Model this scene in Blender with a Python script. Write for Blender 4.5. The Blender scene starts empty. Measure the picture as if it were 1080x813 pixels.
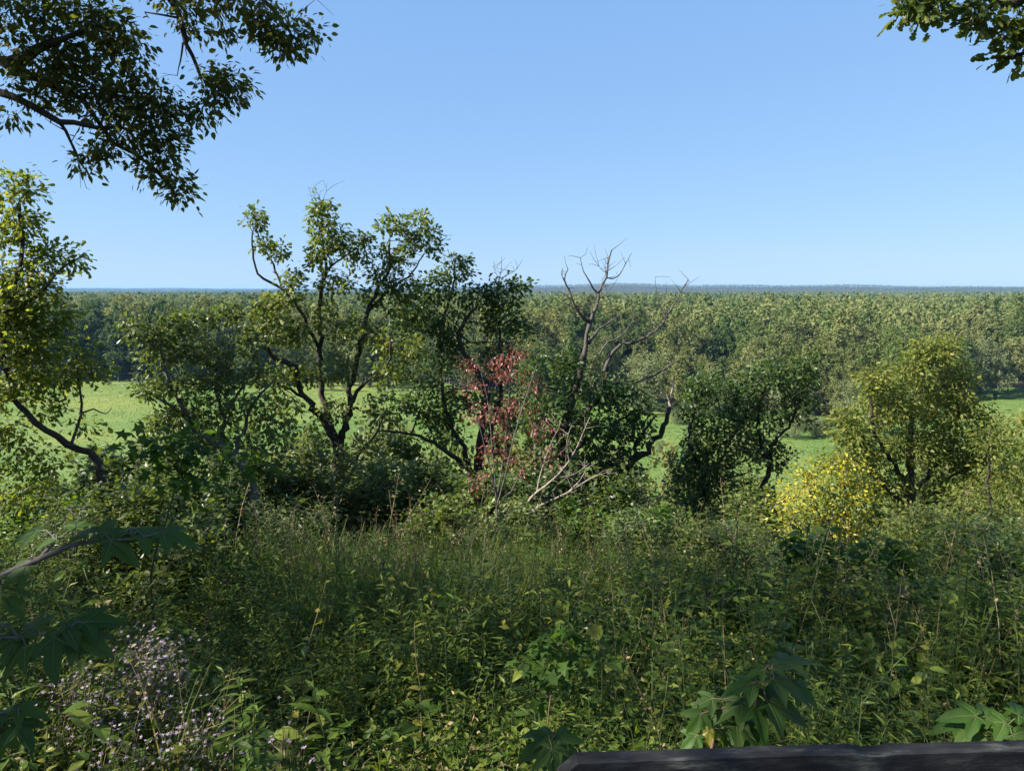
import bpy, math, random
import numpy as np

SEED = 11
rng = np.random.default_rng(SEED)
random.seed(SEED)
C = bpy.context.scene.collection

# ------------------------------------------------------------------ view set-up
F, CX, CY, HZ = 780.0, 540.0, 406.5, 306.0
PITCH = math.atan((CY - HZ) / F)
SUN_AZ = math.radians(106)      # to the left of the view direction (+Y)
SUN_EL = math.radians(36)
SUN_DIR = np.array([-math.sin(SUN_AZ) * math.cos(SUN_EL), math.cos(SUN_AZ) * math.cos(SUN_EL), math.sin(SUN_EL)])


def P(px, py, d):
    """the place d metres ahead of the overlook that is seen in direction (px, py)"""
    u = (px - CX) / F
    v = -(py - CY) / F
    dy = math.cos(PITCH) + v * math.sin(PITCH)
    dz = -math.sin(PITCH) + v * math.cos(PITCH)
    s = d / dy
    return np.array([u * s, d, dz * s])


FLOOR = -48.0


def smooth(t):
    t = np.clip(t, 0, 1)
    return t * t * (3 - 2 * t)


def ground_z(x, y):
    x = np.asarray(x, float)
    y = np.asarray(y, float)
    brow = -2.15 - 0.25 * np.clip(y - 1.5, 0, 100) + 0.12 * np.sin(x * 0.9 + 1.0) * np.cos(y * 0.7) + 0.05 * np.sin(x * 2.3 + y * 1.7)
    brow = brow - 0.012 * np.clip(np.abs(x) - 4, 0, 60)
    t = smooth((y - 13.0) / 62.0)
    return brow * (1 - t) + FLOOR * t


def GZ(x, y):
    return float(ground_z(x, y))


# ------------------------------------------------------------------ mesh helpers
class Acc:
    """collects vertices and faces for ONE mesh object"""

    def __init__(self):
        self.v, self.f, self.m, self.n = [], [], [], 0

    def add(self, V, faces, mat=0):
        V = np.asarray(V, np.float32).reshape(-1, 3)
        for fc in faces:
            fc = np.asarray(fc, np.int64)
            if fc.size == 0:
                continue
            self.f.append(fc + self.n)
            self.m.append(np.full(len(fc), mat, np.int32))
        self.v.append(V)
        self.n += len(V)

    def place(self, tm, pos, ax, nrm, size):
        """copies of template tm: its X axis along ax, its Z axis along nrm"""
        N = len(pos)
        if N == 0:
            return
        pos = np.asarray(pos, float)
        ax = np.asarray(ax, float)
        nrm = np.asarray(nrm, float)
        ax = ax / (np.linalg.norm(ax, axis=1, keepdims=True) + 1e-9)
        nrm = nrm - (nrm * ax).sum(1, keepdims=True) * ax
        nrm = nrm / (np.linalg.norm(nrm, axis=1, keepdims=True) + 1e-9)
        b = np.cross(nrm, ax)
        size = np.broadcast_to(np.asarray(size, float), (N,))
        R = np.stack([ax, b, nrm], axis=2) * size[:, None, None]
        V = np.einsum('nij,kj->nki', R, tm['v']) + pos[:, None, :]
        k = len(tm['v'])
        base = (np.arange(N) * k)[:, None, None]
        for fc, mt in tm['f']:
            if len(fc):
                self.f.append((fc[None] + base + self.n).reshape(-1, fc.shape[1]))
                self.m.append(np.full(N * len(fc), mt, np.int32))
        self.v.append(V.reshape(-1, 3).astype(np.float32))
        self.n += N * k

    def mesh(self, name, mats, origin=(0, 0, 0), smooth_shade=False):
        me = bpy.data.meshes.new(name)
        V = np.concatenate(self.v) - np.asarray(origin, np.float32)
        me.vertices.add(len(V))
        me.vertices.foreach_set('co', V.ravel().astype(np.float32))
        loops = np.concatenate([f.ravel() for f in self.f]).astype(np.int32)
        sizes = np.concatenate([np.full(len(f), f.shape[1], np.int32) for f in self.f])
        starts = np.concatenate([[0], np.cumsum(sizes)[:-1]]).astype(np.int32)
        me.loops.add(len(loops))
        me.loops.foreach_set('vertex_index', loops)
        me.polygons.add(len(sizes))
        me.polygons.foreach_set('loop_start', starts)
        me.polygons.foreach_set('material_index', np.concatenate(self.m))
        me.polygons.foreach_set('use_smooth', np.full(len(sizes), smooth_shade, bool))
        me.update(calc_edges=True)
        for m in mats:
            me.materials.append(m)
        return me

    def template(self):
        V = np.concatenate(self.v)
        return {'v': V, 'f': [(f, int(m[0])) for f, m in zip(self.f, self.m)]}


def link(name, me, parent=None, loc=(0, 0, 0)):
    o = bpy.data.objects.new(name, me)
    C.objects.link(o)
    o.location = loc
    if parent is not None:
        o.parent = parent
    return o


def tag(o, label, cat, group=None):
    o['label'] = label
    o['category'] = cat
    if group:
        o['group'] = group
    return o


def empty(name, loc, label, cat, group=None):
    o = bpy.data.objects.new(name, None)
    C.objects.link(o)
    o.location = loc
    o.empty_display_size = 0.2
    return tag(o, label, cat, group)


def kind(o, k):
    o['kind'] = k
    return o


def unit(v):
    return v / (np.linalg.norm(v) + 1e-9)


def tube(acc, pts, rad, sides=6, mat=0, cap=True):
    pts = np.asarray(pts, float)
    n = len(pts)
    rad = np.broadcast_to(np.asarray(rad, float), (n,))
    t = np.gradient(pts, axis=0)
    t /= np.linalg.norm(t, axis=1, keepdims=True) + 1e-9
    ref = np.array([0.31, 0.87, 0.21]) if abs(t[0][1]) < 0.8 else np.array([0.9, 0.1, 0.2])
    a = np.cross(t, ref)
    a /= np.linalg.norm(a, axis=1, keepdims=True) + 1e-9
    b = np.cross(t, a)
    th = np.arange(sides) * 2 * math.pi / sides
    ring = (a[:, None, :] * np.cos(th)[None, :, None] + b[:, None, :] * np.sin(th)[None, :, None]) * rad[:, None, None] + pts[:, None, :]
    i = np.arange(n - 1)[:, None] * sides
    j = np.arange(sides)[None, :]
    j2 = (j + 1) % sides
    q = np.stack([i + j, i + j2, i + sides + j2, i + sides + j], axis=2).reshape(-1, 4)
    V = ring.reshape(-1, 3)
    faces = [q]
    if cap:
        V = np.concatenate([V, pts[-1:] + t[-1:] * rad[-1]])
        top = (n - 1) * sides
        jj = np.arange(sides)
        faces.append(np.stack([top + jj, top + (jj + 1) % sides, np.full(sides, n * sides)], axis=1))
    acc.add(V, faces, mat)


def spline(pts, rads, step=0.12, wob=0.0):
    """Catmull-Rom through pts, with a little crookedness"""
    pts = [np.asarray(p, float) for p in pts]
    P0 = [2 * pts[0] - pts[1]] + pts + [2 * pts[-1] - pts[-2]]
    out, rr = [], []
    for i in range(len(pts) - 1):
        a, b, c, d = P0[i], P0[i + 1], P0[i + 2], P0[i + 3]
        n = max(2, int(np.linalg.norm(c - b) / step))
        for k in range(n):
            t = k / n
            p = 0.5 * (2 * b + (c - a) * t + (2 * a - 5 * b + 4 * c - d) * t * t + (3 * b - a - 3 * c + d) * t ** 3)
            out.append(p)
            rr.append(rads[i] * (1 - t) + rads[i + 1] * t)
    out.append(pts[-1])
    rr.append(rads[-1])
    out = np.array(out)
    rr = np.array(rr)
    if wob > 0:
        w = rng.normal(0, 1, out.shape) * wob * np.minimum(1, rr[:, None] * 12)
        w[0] = 0
        w[-1] = 0
        out += w
        rr *= rng.uniform(0.9, 1.12, len(rr))
    return out, rr


# ------------------------------------------------------------------ leaf templates
def leaf_from_outline(xs, ws, fold=0.25, droop=0.15, wave=0.0, petiole=0.0):
    """a blade along +X: half widths ws at stations xs, folded along the midrib and bent down"""
    xs = np.asarray(xs, float)
    ws = np.asarray(ws, float)
    n = len(xs)
    z0 = -droop * xs ** 2
    mid = np.stack([xs + petiole, np.zeros(n), z0], 1)
    wv = wave * np.sin(np.arange(n) * 2.1)
    L = np.stack([xs + petiole + 0.05 * ws, ws, z0 + fold * ws + wv * ws * 3], 1)
    R = np.stack([xs + petiole + 0.05 * ws, -ws, z0 + fold * ws - wv * ws * 3], 1)
    V = np.concatenate([mid, L, R])
    q = []
    t = []
    for i in range(n - 1):
        for off, flip in ((n, False), (2 * n, True)):
            a, b, c, d = i, i + 1, off + i + 1, off + i
            if ws[i] < 1e-4:
                tri = [a, b, c]
                t.append(tri[::-1] if flip else tri)
            elif ws[i + 1] < 1e-4:
                tri = [a, b, d]
                t.append(tri[::-1] if flip else tri)
            else:
                qq = [a, b, c, d]
                q.append(qq[::-1] if flip else qq)
    fs = []
    if q:
        fs.append((np.array(q), 0))
    if t:
        fs.append((np.array(t), 0))
    return {'v': V, 'f': fs}


OAK = leaf_from_outline([0, .12, .24, .34, .48, .58, .74, .9, 1], [0, .06, .19, .10, .29, .16, .33, .22, 0], .25, .22)
OAK2 = leaf_from_outline([0, .2, .32, .44, .62, .78, 1], [0, .16, .10, .30, .20, .30, 0], -.2, .15)
OVATE = leaf_from_outline([0, .25, .6, 1], [0, .26, .24, 0], .2, .2)
OVATE_FINE = leaf_from_outline([0, .1, .25, .45, .65, .85, 1], [0, .17, .27, .29, .22, .1, 0], .22, .25, .02)
LANCE = leaf_from_outline([0, .3, .65, 1], [0, .11, .09, 0], .3, .35)
LANCE_FINE = leaf_from_outline([0, .15, .35, .6, .85, 1], [0, .08, .13, .11, .05, 0], .3, .4, .01)
CARD = {'v': np.array([[0, -.42, 0], [.55, -.5, .05], [1, 0.05, -.08], [.5, .5, .06], [0.02, .35, -.04]]) - np.array([.5, 0, 0]),
        'f': [(np.array([[0, 1, 2, 3]]), 0), (np.array([[0, 3, 4]]), 0)]}


def lobed_leaf(lobes, sinus, droop=.25, cup=.12, seed=0):
    """palmate blade, petiole at the origin, middle lobe along +X; each lobe has a rib and side teeth"""
    r = np.random.default_rng(seed)
    ang, rad = [], []
    n = len(lobes)
    for i, (a, L, w) in enumerate(lobes):
        a0 = math.radians(a)
        ww = math.radians(w)
        for da, fr in ((-ww, .58), (-ww * .62, .72), (-ww * .28, .85), (0, 1.0), (ww * .28, .85), (ww * .62, .72), (ww, .58)):
            ang.append(a0 + da)
            rad.append(L * fr * r.uniform(.96, 1.04))
        if i < n - 1:
            ang.append((a0 + math.radians(lobes[i + 1][0])) / 2)
            rad.append(sinus * (L + lobes[i + 1][1]) / 2)
    ang = np.array(ang)
    rad = np.array(rad)
    rings = [0.0, .35, .7, 1.0]
    lob_a = np.radians(np.array([l[0] for l in lobes]))
    V = [[0, 0, 0]]
    for f in rings[1:]:
        x = np.cos(ang) * rad * f
        y = np.sin(ang) * rad * f
        near = np.min(np.abs(ang[:, None] - lob_a[None]), axis=1)
        z = -droop * (x * x + y * y) + cup * f * (np.minimum(near, .4) * 1.2) * rad + r.normal(0, .012, len(x)) * f
        V += np.stack([x, y, z], 1).tolist()
    V = np.array(V)
    k = len(ang)
    t = np.array([[0, 1 + i, 2 + i] for i in range(k - 1)])
    q = []
    for ring in range(2):
        b = 1 + ring * k
        for i in range(k - 1):
            q.append([b + i, b + k + i, b + k + i + 1, b + i + 1])
    vq = []
    VV = [V]
    base = len(V)
    for (a, L, w) in lobes:
        a0 = math.radians(a)
        d_ = np.array([math.cos(a0), math.sin(a0)])
        s_ = np.array([-d_[1], d_[0]])
        st = np.linspace(.03, .86, 6) * L
        for k, f in enumerate(st):
            wd = .013 * (1 - .75 * k / 5)
            zz = -droop * f * f + .012
            VV.append(np.array([[*(d_ * f + s_ * wd), zz], [*(d_ * f - s_ * wd), zz]]))
        for k in range(5):
            b0 = base + 2 * k
            vq.append([b0, b0 + 1, b0 + 3, b0 + 2])
        base += 12
    V = np.concatenate(VV)
    return {'v': V, 'f': [(t, 0), (np.array(q), 0), (np.array(vq), 1)]}


MAPLE = lobed_leaf([(-100, .5, 20), (-48, .82, 19), (0, 1.0, 18), (48, .82, 19), (100, .5, 20)], .46, seed=3)
BROAD3 = lobed_leaf([(-128, .34, 24), (-58, .70, 22), (0, 1.0, 21), (55, .74, 22), (128, .36, 24)], .50, droop=.38, cup=.2, seed=5)
MAPLE_FAR = {'v': np.array([[0, 0, 0], [-.1, -.4, -.02], [.35, -.22, .03], [.55, -.62, -.1], [.6, -.2, 0], [1, 0, -.15], [.6, .2, 0], [.55, .62, -.1], [.35, .22, .03], [-.1, .4, -.02]]),
             'f': [(np.array([[0, 1, 2], [0, 2, 4], [0, 4, 6], [0, 6, 8], [0, 8, 9], [2, 3, 4], [4, 5, 6], [6, 7, 8]]), 0)]}


# ------------------------------------------------------------------ materials
def nodes_of(m):
    m.use_nodes = True
    nt = m.node_tree
    for n in list(nt.nodes):
        nt.nodes.remove(n)
    return nt, nt.nodes, nt.links


def ramp(nd, cols):
    r = nd.new('ShaderNodeValToRGB')
    e = r.color_ramp.elements
    n = len(cols)
    while len(e) < n:
        e.new(0.5)
    for i, c in enumerate(cols):
        if len(c) == 4:
            e[i].position = c[3]
        else:
            e[i].position = i / (n - 1)
        e[i].color = (c[0], c[1], c[2], 1)
    return r


def leaf_mat(name, cols, trans=.42, tcol=1.7, rough=.42, spec=.45, clump=1.2, obj_var=.0, veins=False, island=1.0):
    m = bpy.data.materials.new(name)
    nt, nd, ln = nodes_of(m)
    out = nd.new('ShaderNodeOutputMaterial')
    geo = nd.new('ShaderNodeNewGeometry')
    tc = nd.new('ShaderNodeTexCoord')
    no = nd.new('ShaderNodeTexNoise')
    no.inputs['Scale'].default_value = clump
    no.inputs['Detail'].default_value = 2
    ln.new(tc.outputs['Object'], no.inputs['Vector'])
    mx = nd.new('ShaderNodeMath')
    mx.operation = 'MULTIPLY_ADD'
    ln.new(no.outputs['Fac'], mx.inputs[0])
    mx.inputs[1].default_value = .9
    mx.inputs[2].default_value = -.45
    ad = nd.new('ShaderNodeMath')
    ad.operation = 'ADD'
    ad.use_clamp = True
    ln.new(mx.outputs[0], ad.inputs[0])
    isl = nd.new('ShaderNodeMath')
    isl.operation = 'MULTIPLY_ADD'
    ln.new(geo.outputs['Random Per Island'], isl.inputs[0])
    isl.inputs[1].default_value = island
    isl.inputs[2].default_value = .5 - island * .5
    ln.new(isl.outputs[0], ad.inputs[1])
    rp = ramp(nd, cols)
    ln.new(ad.outputs[0], rp.inputs['Fac'])
    col = rp.outputs['Color']
    if obj_var > 0:
        oi = nd.new('ShaderNodeObjectInfo')
        hs = nd.new('ShaderNodeHueSaturation')
        mr = nd.new('ShaderNodeMapRange')
        ln.new(oi.outputs['Random'], mr.inputs['Value'])
        mr.inputs['To Min'].default_value = 1 - obj_var
        mr.inputs['To Max'].default_value = 1 + obj_var
        ln.new(mr.outputs[0], hs.inputs['Value'])
        mr2 = nd.new('ShaderNodeMapRange')
        ma = nd.new('ShaderNodeMath')
        ma.operation = 'FRACT'
        mm = nd.new('ShaderNodeMath')
        mm.operation = 'MULTIPLY'
        mm.inputs[1].default_value = 17.3
        ln.new(oi.outputs['Random'], mm.inputs[0])
        ln.new(mm.outputs[0], ma.inputs[0])
        ln.new(ma.outputs[0], mr2.inputs['Value'])
        mr2.inputs['To Min'].default_value = .5 - obj_var * .09
        mr2.inputs['To Max'].default_value = .5 + obj_var * .05
        ln.new(mr2.outputs[0], hs.inputs['Hue'])
        ln.new(col, hs.inputs['Color'])
        col = hs.outputs['Color']
    pb = nd.new('ShaderNodeBsdfPrincipled')
    pb.inputs['Roughness'].default_value = rough
    pb.inputs['Specular IOR Level'].default_value = spec
    ln.new(col, pb.inputs['Base Color'])
    tr = nd.new('ShaderNodeBsdfTranslucent')
    tm = nd.new('ShaderNodeMix')
    tm.data_type = 'RGBA'
    tm.blend_type = 'MULTIPLY'
    tm.inputs[0].default_value = 1
    ln.new(col, tm.inputs[6])
    tm.inputs[7].default_value = (tcol * 1.05, tcol, tcol * .45, 1)
    ln.new(tm.outputs[2], tr.inputs['Color'])
    ms = nd.new('ShaderNodeMixShader')
    ms.inputs[0].default_value = trans
    ln.new(pb.outputs[0], ms.inputs[1])
    ln.new(tr.outputs[0], ms.inputs[2])
    if veins:
        n2 = nd.new('ShaderNodeTexNoise')
        n2.inputs['Scale'].default_value = 60
        ln.new(tc.outputs['Object'], n2.inputs['Vector'])
        bp = nd.new('ShaderNodeBump')
        bp.inputs['Strength'].default_value = .35
        bp.inputs['Distance'].default_value = .004
        ln.new(n2.outputs['Fac'], bp.inputs['Height'])
        ln.new(bp.outputs[0], pb.inputs['Normal'])
    ln.new(ms.outputs[0], out.inputs['Surface'])
    return m


def noise_mat(name, cols, scale=8, rough=.85, detail=6, bump=.4, bdist=.02, stretch=(1, 1, 1), spec=.2, scale2=None, cols2=None):
    m = bpy.data.materials.new(name)
    nt, nd, ln = nodes_of(m)
    out = nd.new('ShaderNodeOutputMaterial')
    tc = nd.new('ShaderNodeTexCoord')
    mp = nd.new('ShaderNodeMapping')
    mp.inputs['Scale'].default_value = stretch
    ln.new(tc.outputs['Object'], mp.inputs['Vector'])
    no = nd.new('ShaderNodeTexNoise')
    no.inputs['Scale'].default_value = scale
    no.inputs['Detail'].default_value = detail
    no.inputs['Roughness'].default_value = .65
    ln.new(mp.outputs[0], no.inputs['Vector'])
    rp = ramp(nd, cols)
    ln.new(no.outputs['Fac'], rp.inputs['Fac'])
    col = rp.outputs['Color']
    if cols2:
        n2 = nd.new('ShaderNodeTexNoise')
        n2.inputs['Scale'].default_value = scale2
        n2.inputs['Detail'].default_value = 5
        ln.new(tc.outputs['Object'], n2.inputs['Vector'])
        r2 = ramp(nd, cols2)
        ln.new(n2.outputs['Fac'], r2.inputs['Fac'])
        mx = nd.new('ShaderNodeMix')
        mx.data_type = 'RGBA'
        mx.blend_type = 'MULTIPLY'
        mx.inputs[0].default_value = 1
        ln.new(col, mx.inputs[6])
        ln.new(r2.outputs['Color'], mx.inputs[7])
        col = mx.outputs[2]
    pb = nd.new('ShaderNodeBsdfPrincipled')
    pb.inputs['Roughness'].default_value = rough
    pb.inputs['Specular IOR Level'].default_value = spec
    ln.new(col, pb.inputs['Base Color'])
    if bump:
        bp = nd.new('ShaderNodeBump')
        bp.inputs['Strength'].default_value = bump
        bp.inputs['Distance'].default_value = bdist
        ln.new(no.outputs['Fac'], bp.inputs['Height'])
        ln.new(bp.outputs[0], pb.inputs['Normal'])
    ln.new(pb.outputs[0], out.inputs['Surface'])
    return m


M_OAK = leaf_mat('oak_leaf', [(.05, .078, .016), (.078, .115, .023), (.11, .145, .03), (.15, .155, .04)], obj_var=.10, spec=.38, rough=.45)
M_OAKD = leaf_mat('dark_oak_leaf', [(.03, .058, .014), (.048, .086, .02), (.072, .112, .027)], trans=.4, spec=.38, rough=.45)  # darker oak leaf; the dead-topped oak's shade is put into this colour
M_BACKLIT = leaf_mat('left_oak_leaf', [(.06, .09, .015), (.095, .13, .02), (.15, .165, .028)], trans=.58, tcol=1.9)  # backlight on the left oak is put into a brighter leaf colour
M_OVER = leaf_mat('hickory_leaf', [(.045, .06, .014), (.075, .09, .02), (.12, .115, .028)], trans=.55, tcol=1.9, rough=.5, spec=.3)
M_HICK = leaf_mat('yellowish_leaf', [(.065, .098, .02), (.105, .142, .028), (.155, .18, .038), (.22, .21, .05)], clump=.6, spec=.25, rough=.55)
M_YEL = leaf_mat('yellow_leaf', [(.06, .11, .016), (.12, .17, .02), (.36, .315, .02), (.50, .40, .022)], clump=1.8, tcol=1.3)
M_RED = leaf_mat('dead_red_leaf', [(.12, .036, .028), (.24, .065, .05), (.30, .10, .085), (.18, .09, .055)], trans=.3, tcol=1.4)
M_MAPLE = leaf_mat('maple_leaf', [(.035, .075, .014), (.048, .095, .017), (.07, .12, .022)], trans=.55, rough=.55, spec=.15, veins=True)
M_MAPLEY = leaf_mat('maple_leaf_pale', [(.05, .11, .02), (.085, .145, .025), (.13, .17, .03)], trans=.45, spec=.3)
M_WEED = leaf_mat('weed_leaf', [(.034, .066, .011), (.058, .102, .015), (.095, .14, .02), (.18, .185, .032)], clump=.9, spec=.18, rough=.55, trans=.5, tcol=1.9)
M_WEED2 = leaf_mat('goldenrod_leaf', [(.052, .092, .014), (.085, .135, .02), (.155, .185, .03)], clump=.9, spec=.25, rough=.5)
M_GRASS = leaf_mat('grass_blade', [(.045, .08, .016), (.07, .12, .022), (.10, .15, .032), (.19, .17, .07)], trans=.45, clump=.7, spec=.25, rough=.5)
M_DRY = leaf_mat('dry_stem', [(.10, .075, .04), (.18, .14, .075), (.27, .21, .12)], trans=.1, rough=.8, spec=.1)
M_SHRUB = leaf_mat('shrub_leaf', [(.05, .08, .017), (.08, .118, .024), (.12, .15, .034)], obj_var=.2)
M_SHRUBP = leaf_mat('pale_shrub_leaf', [(.06, .095, .03), (.095, .135, .04), (.14, .165, .055)], obj_var=.2)
M_SHRUBB = leaf_mat('brownish_shrub_leaf', [(.07, .075, .03), (.11, .11, .045), (.17, .15, .07)], obj_var=.15)
M_ASTER = leaf_mat('aster_petal', [(.26, .19, .25), (.36, .28, .34), (.46, .40, .43)], trans=.3, tcol=1.0, rough=.7, spec=.1)
M_BARK = noise_mat('oak_bark', [(.018, .014, .012), (.045, .036, .030), (.085, .072, .06)], 14, .9, 8, .9, .03, (1, 1, .25), cols2=[(.8, .8, .8), (1.2, 1.2, 1.15)], scale2=3)
M_BARKG = noise_mat('grey_bark', [(.05, .045, .04), (.11, .10, .09), (.17, .16, .14)], 16, .9, 8, .8, .02, (1, 1, .3))
M_DEAD = noise_mat('weathered_deadwood', [(.035, .030, .026), (.07, .062, .054), (.13, .115, .10)], 18, .85, 8, .7, .015, (1, 1, .35))
M_TWIG = noise_mat('pale_twig', [(.16, .13, .10), (.27, .23, .19)], 20, .85, 4, .2, .005)
M_STEM = noise_mat('green_stem', [(.035, .055, .02), (.07, .085, .03)], 20, .6, 3, .1, .003)
M_REDSTEM = noise_mat('reddish_stem', [(.12, .07, .05), (.20, .13, .09)], 20, .5, 3, .1, .003)

# forest foliage: one material per look
FCOL = {
    'cottonwood': [(.095, .115, .038), (.135, .155, .056), (.175, .19, .075)],
    'maple': [(.055, .085, .024), (.085, .118, .034), (.115, .145, .046)],
    'willow': [(.085, .115, .050), (.12, .15, .070), (.155, .185, .088)],
    'dark': [(.034, .062, .020), (.052, .085, .028), (.072, .106, .036)],
    'yellowing': [(.115, .125, .044), (.155, .162, .060), (.19, .19, .078)],
}
MF = {k: leaf_mat('forest_leaf_' + k, c, trans=.3, tcol=1.5, rough=.7, spec=.08, clump=.10, obj_var=.2, island=.3) for k, c in FCOL.items()}
M_FBARK = noise_mat('forest_bark', [(.05, .045, .04), (.12, .11, .095)], 2, .9, 4, 0)


# ------------------------------------------------------------------ hero trees
def leaf_clusters(acc, pts, dirs, tm_list, size, n, spread, droop=.25, up=.9):
    """n leaves about every point, pointing outwards from it"""
    K = len(pts)
    if K == 0:
        return
    idx = np.repeat(np.arange(K), n)
    N = len(idx)
    off = rng.normal(0, 1, (N, 3)) * spread * np.array([1, 1, .75])
    pos = pts[idx] + off
    ax = off / (spread + 1e-9) * .8 + dirs[idx] * .8 + rng.normal(0, .35, (N, 3)) + np.array([0, 0, -droop])
    nr = rng.normal(0, .55, (N, 3)) + np.array([0, 0, up])
    sz = size * rng.uniform(.65, 1.2, N)
    pick = rng.integers(0, len(tm_list), N)
    for k, tm in enumerate(tm_list):
        s = pick == k
        acc.place(tm, pos[s], ax[s], nr[s], sz[s])


def in_blob(c, a, n):
    v = rng.normal(0, 1, (n, 3))
    v /= np.linalg.norm(v, axis=1, keepdims=True)
    r = rng.uniform(.15, 1, (n, 1)) ** (1 / 2.2)
    return c + v * r * a


def grow(clusters, nodes, nrad, wood, thin=.010, mat=0):
    """join every cluster to the nearest wood with a crooked twig, nearest first; returns the twig directions"""
    nodes = np.array(nodes)
    nrad = np.array(nrad)
    cap = len(nodes) + 3 * len(clusters) + 3
    NP = np.zeros((cap, 3))
    NR = np.zeros(cap)
    k = len(nodes)
    NP[:k] = nodes
    NR[:k] = nrad
    d0 = np.array([np.min(np.linalg.norm(nodes - c, axis=1)) for c in clusters])
    dirs = np.zeros_like(clusters)
    for i in np.argsort(d0):
        c = clusters[i]
        dist = np.linalg.norm(NP[:k] - c, axis=1)
        j = int(np.argmin(dist + 0.02 * (NR[:k] < .006)))
        q, L = NP[j].copy(), dist[j]
        r0 = min(NR[j] * .75, thin * (.45 + .75 * L))
        r0 = max(r0, thin * .35)
        side = rng.normal(0, .12 * L, 3)
        p1 = q + (c - q) * .36 + side + np.array([0, 0, .04 * L])
        p2 = q + (c - q) * .72 + side * .8 + np.array([0, 0, .05 * L])
        pts = np.array([q, p1, p2, c])
        rr = np.array([r0, r0 * .8, r0 * .6, r0 * .4])
        tube(wood, pts, rr, 4 if r0 < .015 else 5, mat)
        NP[k:k + 3] = pts[1:]
        NR[k:k + 3] = rr[1:]
        k += 3
        dirs[i] = unit(c - p2)
    return dirs


def hero_tree(name, label, d, limbs, blobs, leaf, bark, tms, size, nl, spread, group=None, cat='tree',
              depth=1.15, thin=.012, dead=None, dead_mat=None, droop=.25, ground=True, up=.9, keep=None, world_blobs=None,
              trunk_name='trunk', crown_name='crown', wob=.03, step=.12, base=None, dens=1.3, rs=.66, dead_k=1.0):
    """limbs: (r0, r1, [(px, py, ahead)...]); blobs: (px, py, rx, ry, clusters[, ahead])"""
    wood = Acc()
    nodes, nrad = [], []
    first = None

    def do_limbs(lst, acc, sides):
        nonlocal first
        for r0, r1, pl in lst:
            pts = [P(a[0], a[1], d + (a[2] if len(a) > 2 else 0)) if not isinstance(a, np.ndarray) else a for a in pl]
            if first is None:
                g = pts[0].copy()
                if ground:
                    gz = GZ(g[0], g[1])
                    if g[2] > gz - .1:
                        g2 = g.copy()
                        g2[2] = gz - .25
                        g2[0] += rng.uniform(-.05, .05)
                        pts = [g2] + pts
                    g = np.array([g[0], g[1], gz])
                first = g
                n = len(pts)
                rr = [r0 * 1.25] + [r0 + (r1 - r0) * i / max(1, n - 2) for i in range(n - 1)]
            else:
                n = len(pts)
                rr = [r0 + (r1 - r0) * (i / (n - 1)) ** .8 for i in range(n)]
            q, r = spline(pts, rr, step, wob)
            r = r * rs
            tube(acc, q, r, sides, 0)
            nodes.extend(q[1:])
            nrad.extend(r[1:])
    do_limbs(limbs, wood, 9)
    base_pt = first if base is None else np.asarray(base, float)
    root = empty(name, base_pt, label, cat, group)
    if dead:
        keepn, keepr = list(nodes), list(nrad)
        rs = rs * dead_k
        groups = []                     # limbs that spring from one another make one part
        for entry in dead:
            a0 = entry[2][0]
            p0 = P(a0[0], a0[1], d + (a0[2] if len(a0) > 2 else 0))
            best = None
            for gi, (acc_, gn, gr) in enumerate(groups):
                if gn and np.min(np.linalg.norm(np.array(gn) - p0, axis=1)) < .22:
                    best = gi
                    break
            if best is None:
                groups.append((Acc(), [], []))
                best = len(groups) - 1
            n0 = len(nodes)
            do_limbs([entry], groups[best][0], 6)
            groups[best][1].extend(nodes[n0:])
            groups[best][2].extend(nrad[n0:])
        for dw, gn, gr in groups:
            for _ in range(int(len(gn) * .9)):      # fine bare spurs
                j = rng.integers(0, len(gn))
                if gr[j] > .035:
                    continue
                L = rng.uniform(.10, .5)
                v = unit(rng.normal(0, 1, 3) + np.array([0, 0, .7])) * L
                tube(dw, np.array([gn[j], gn[j] + v * .5 + rng.normal(0, .02, 3), gn[j] + v]), [gr[j] * .4 + .003, .004, .0022], 4)
            link('dead_branch', dw.mesh('dead_branch', [dead_mat or M_DEAD], base_pt, True), root)
        nodes, nrad = keepn, keepr
    for _ in range(int(len(nodes) * .16)):
        j = rng.integers(0, len(nodes))
        if not .008 < nrad[j] < .12:
            continue
        L = rng.uniform(.08, .55) * (.5 if nrad[j] > .05 else 1)
        v = unit(rng.normal(0, 1, 3) + np.array([0, 0, .25])) * (L + nrad[j])
        k = rng.normal(0, .12 * L, 3)
        r0 = min(nrad[j] * .45, .012)
        tube(wood, np.array([nodes[j], nodes[j] + v * .4 + k * .6, nodes[j] + v * .75 + k, nodes[j] + v]), [r0, r0 * .7, r0 * .5, r0 * .25], 4)
    cl = []
    for b in blobs:
        dd = b[5] if len(b) > 5 else 0
        c = P(b[0], b[1], d + dd)
        s = (d + dd) / F
        a = np.array([b[2] * s, (b[2] + b[3]) * .5 * s * depth, b[3] * s])
        cl.append(in_blob(c, a, max(1, int(b[4] * dens))))
    for (c, a, n) in (world_blobs or []):
        cl.append(in_blob(np.asarray(c, float), np.asarray(a, float), n))
    crown = Acc()
    if cl:
        cl = np.concatenate(cl)
        if keep is not None:
            cl = cl[keep(cl)]
        gz = ground_z(cl[:, 0], cl[:, 1]) + .1
        cl = cl[cl[:, 2] > gz]
        dirs = grow(cl, nodes, nrad, wood, thin)
        leaf_clusters(crown, cl, dirs, tms, size, nl, spread, droop, up)
    link(trunk_name, wood.mesh(trunk_name, [bark], base_pt, True), root)
    if cl is not None and crown.n:
        link(crown_name, crown.mesh(crown_name, [leaf], base_pt), root)
    return root



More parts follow.
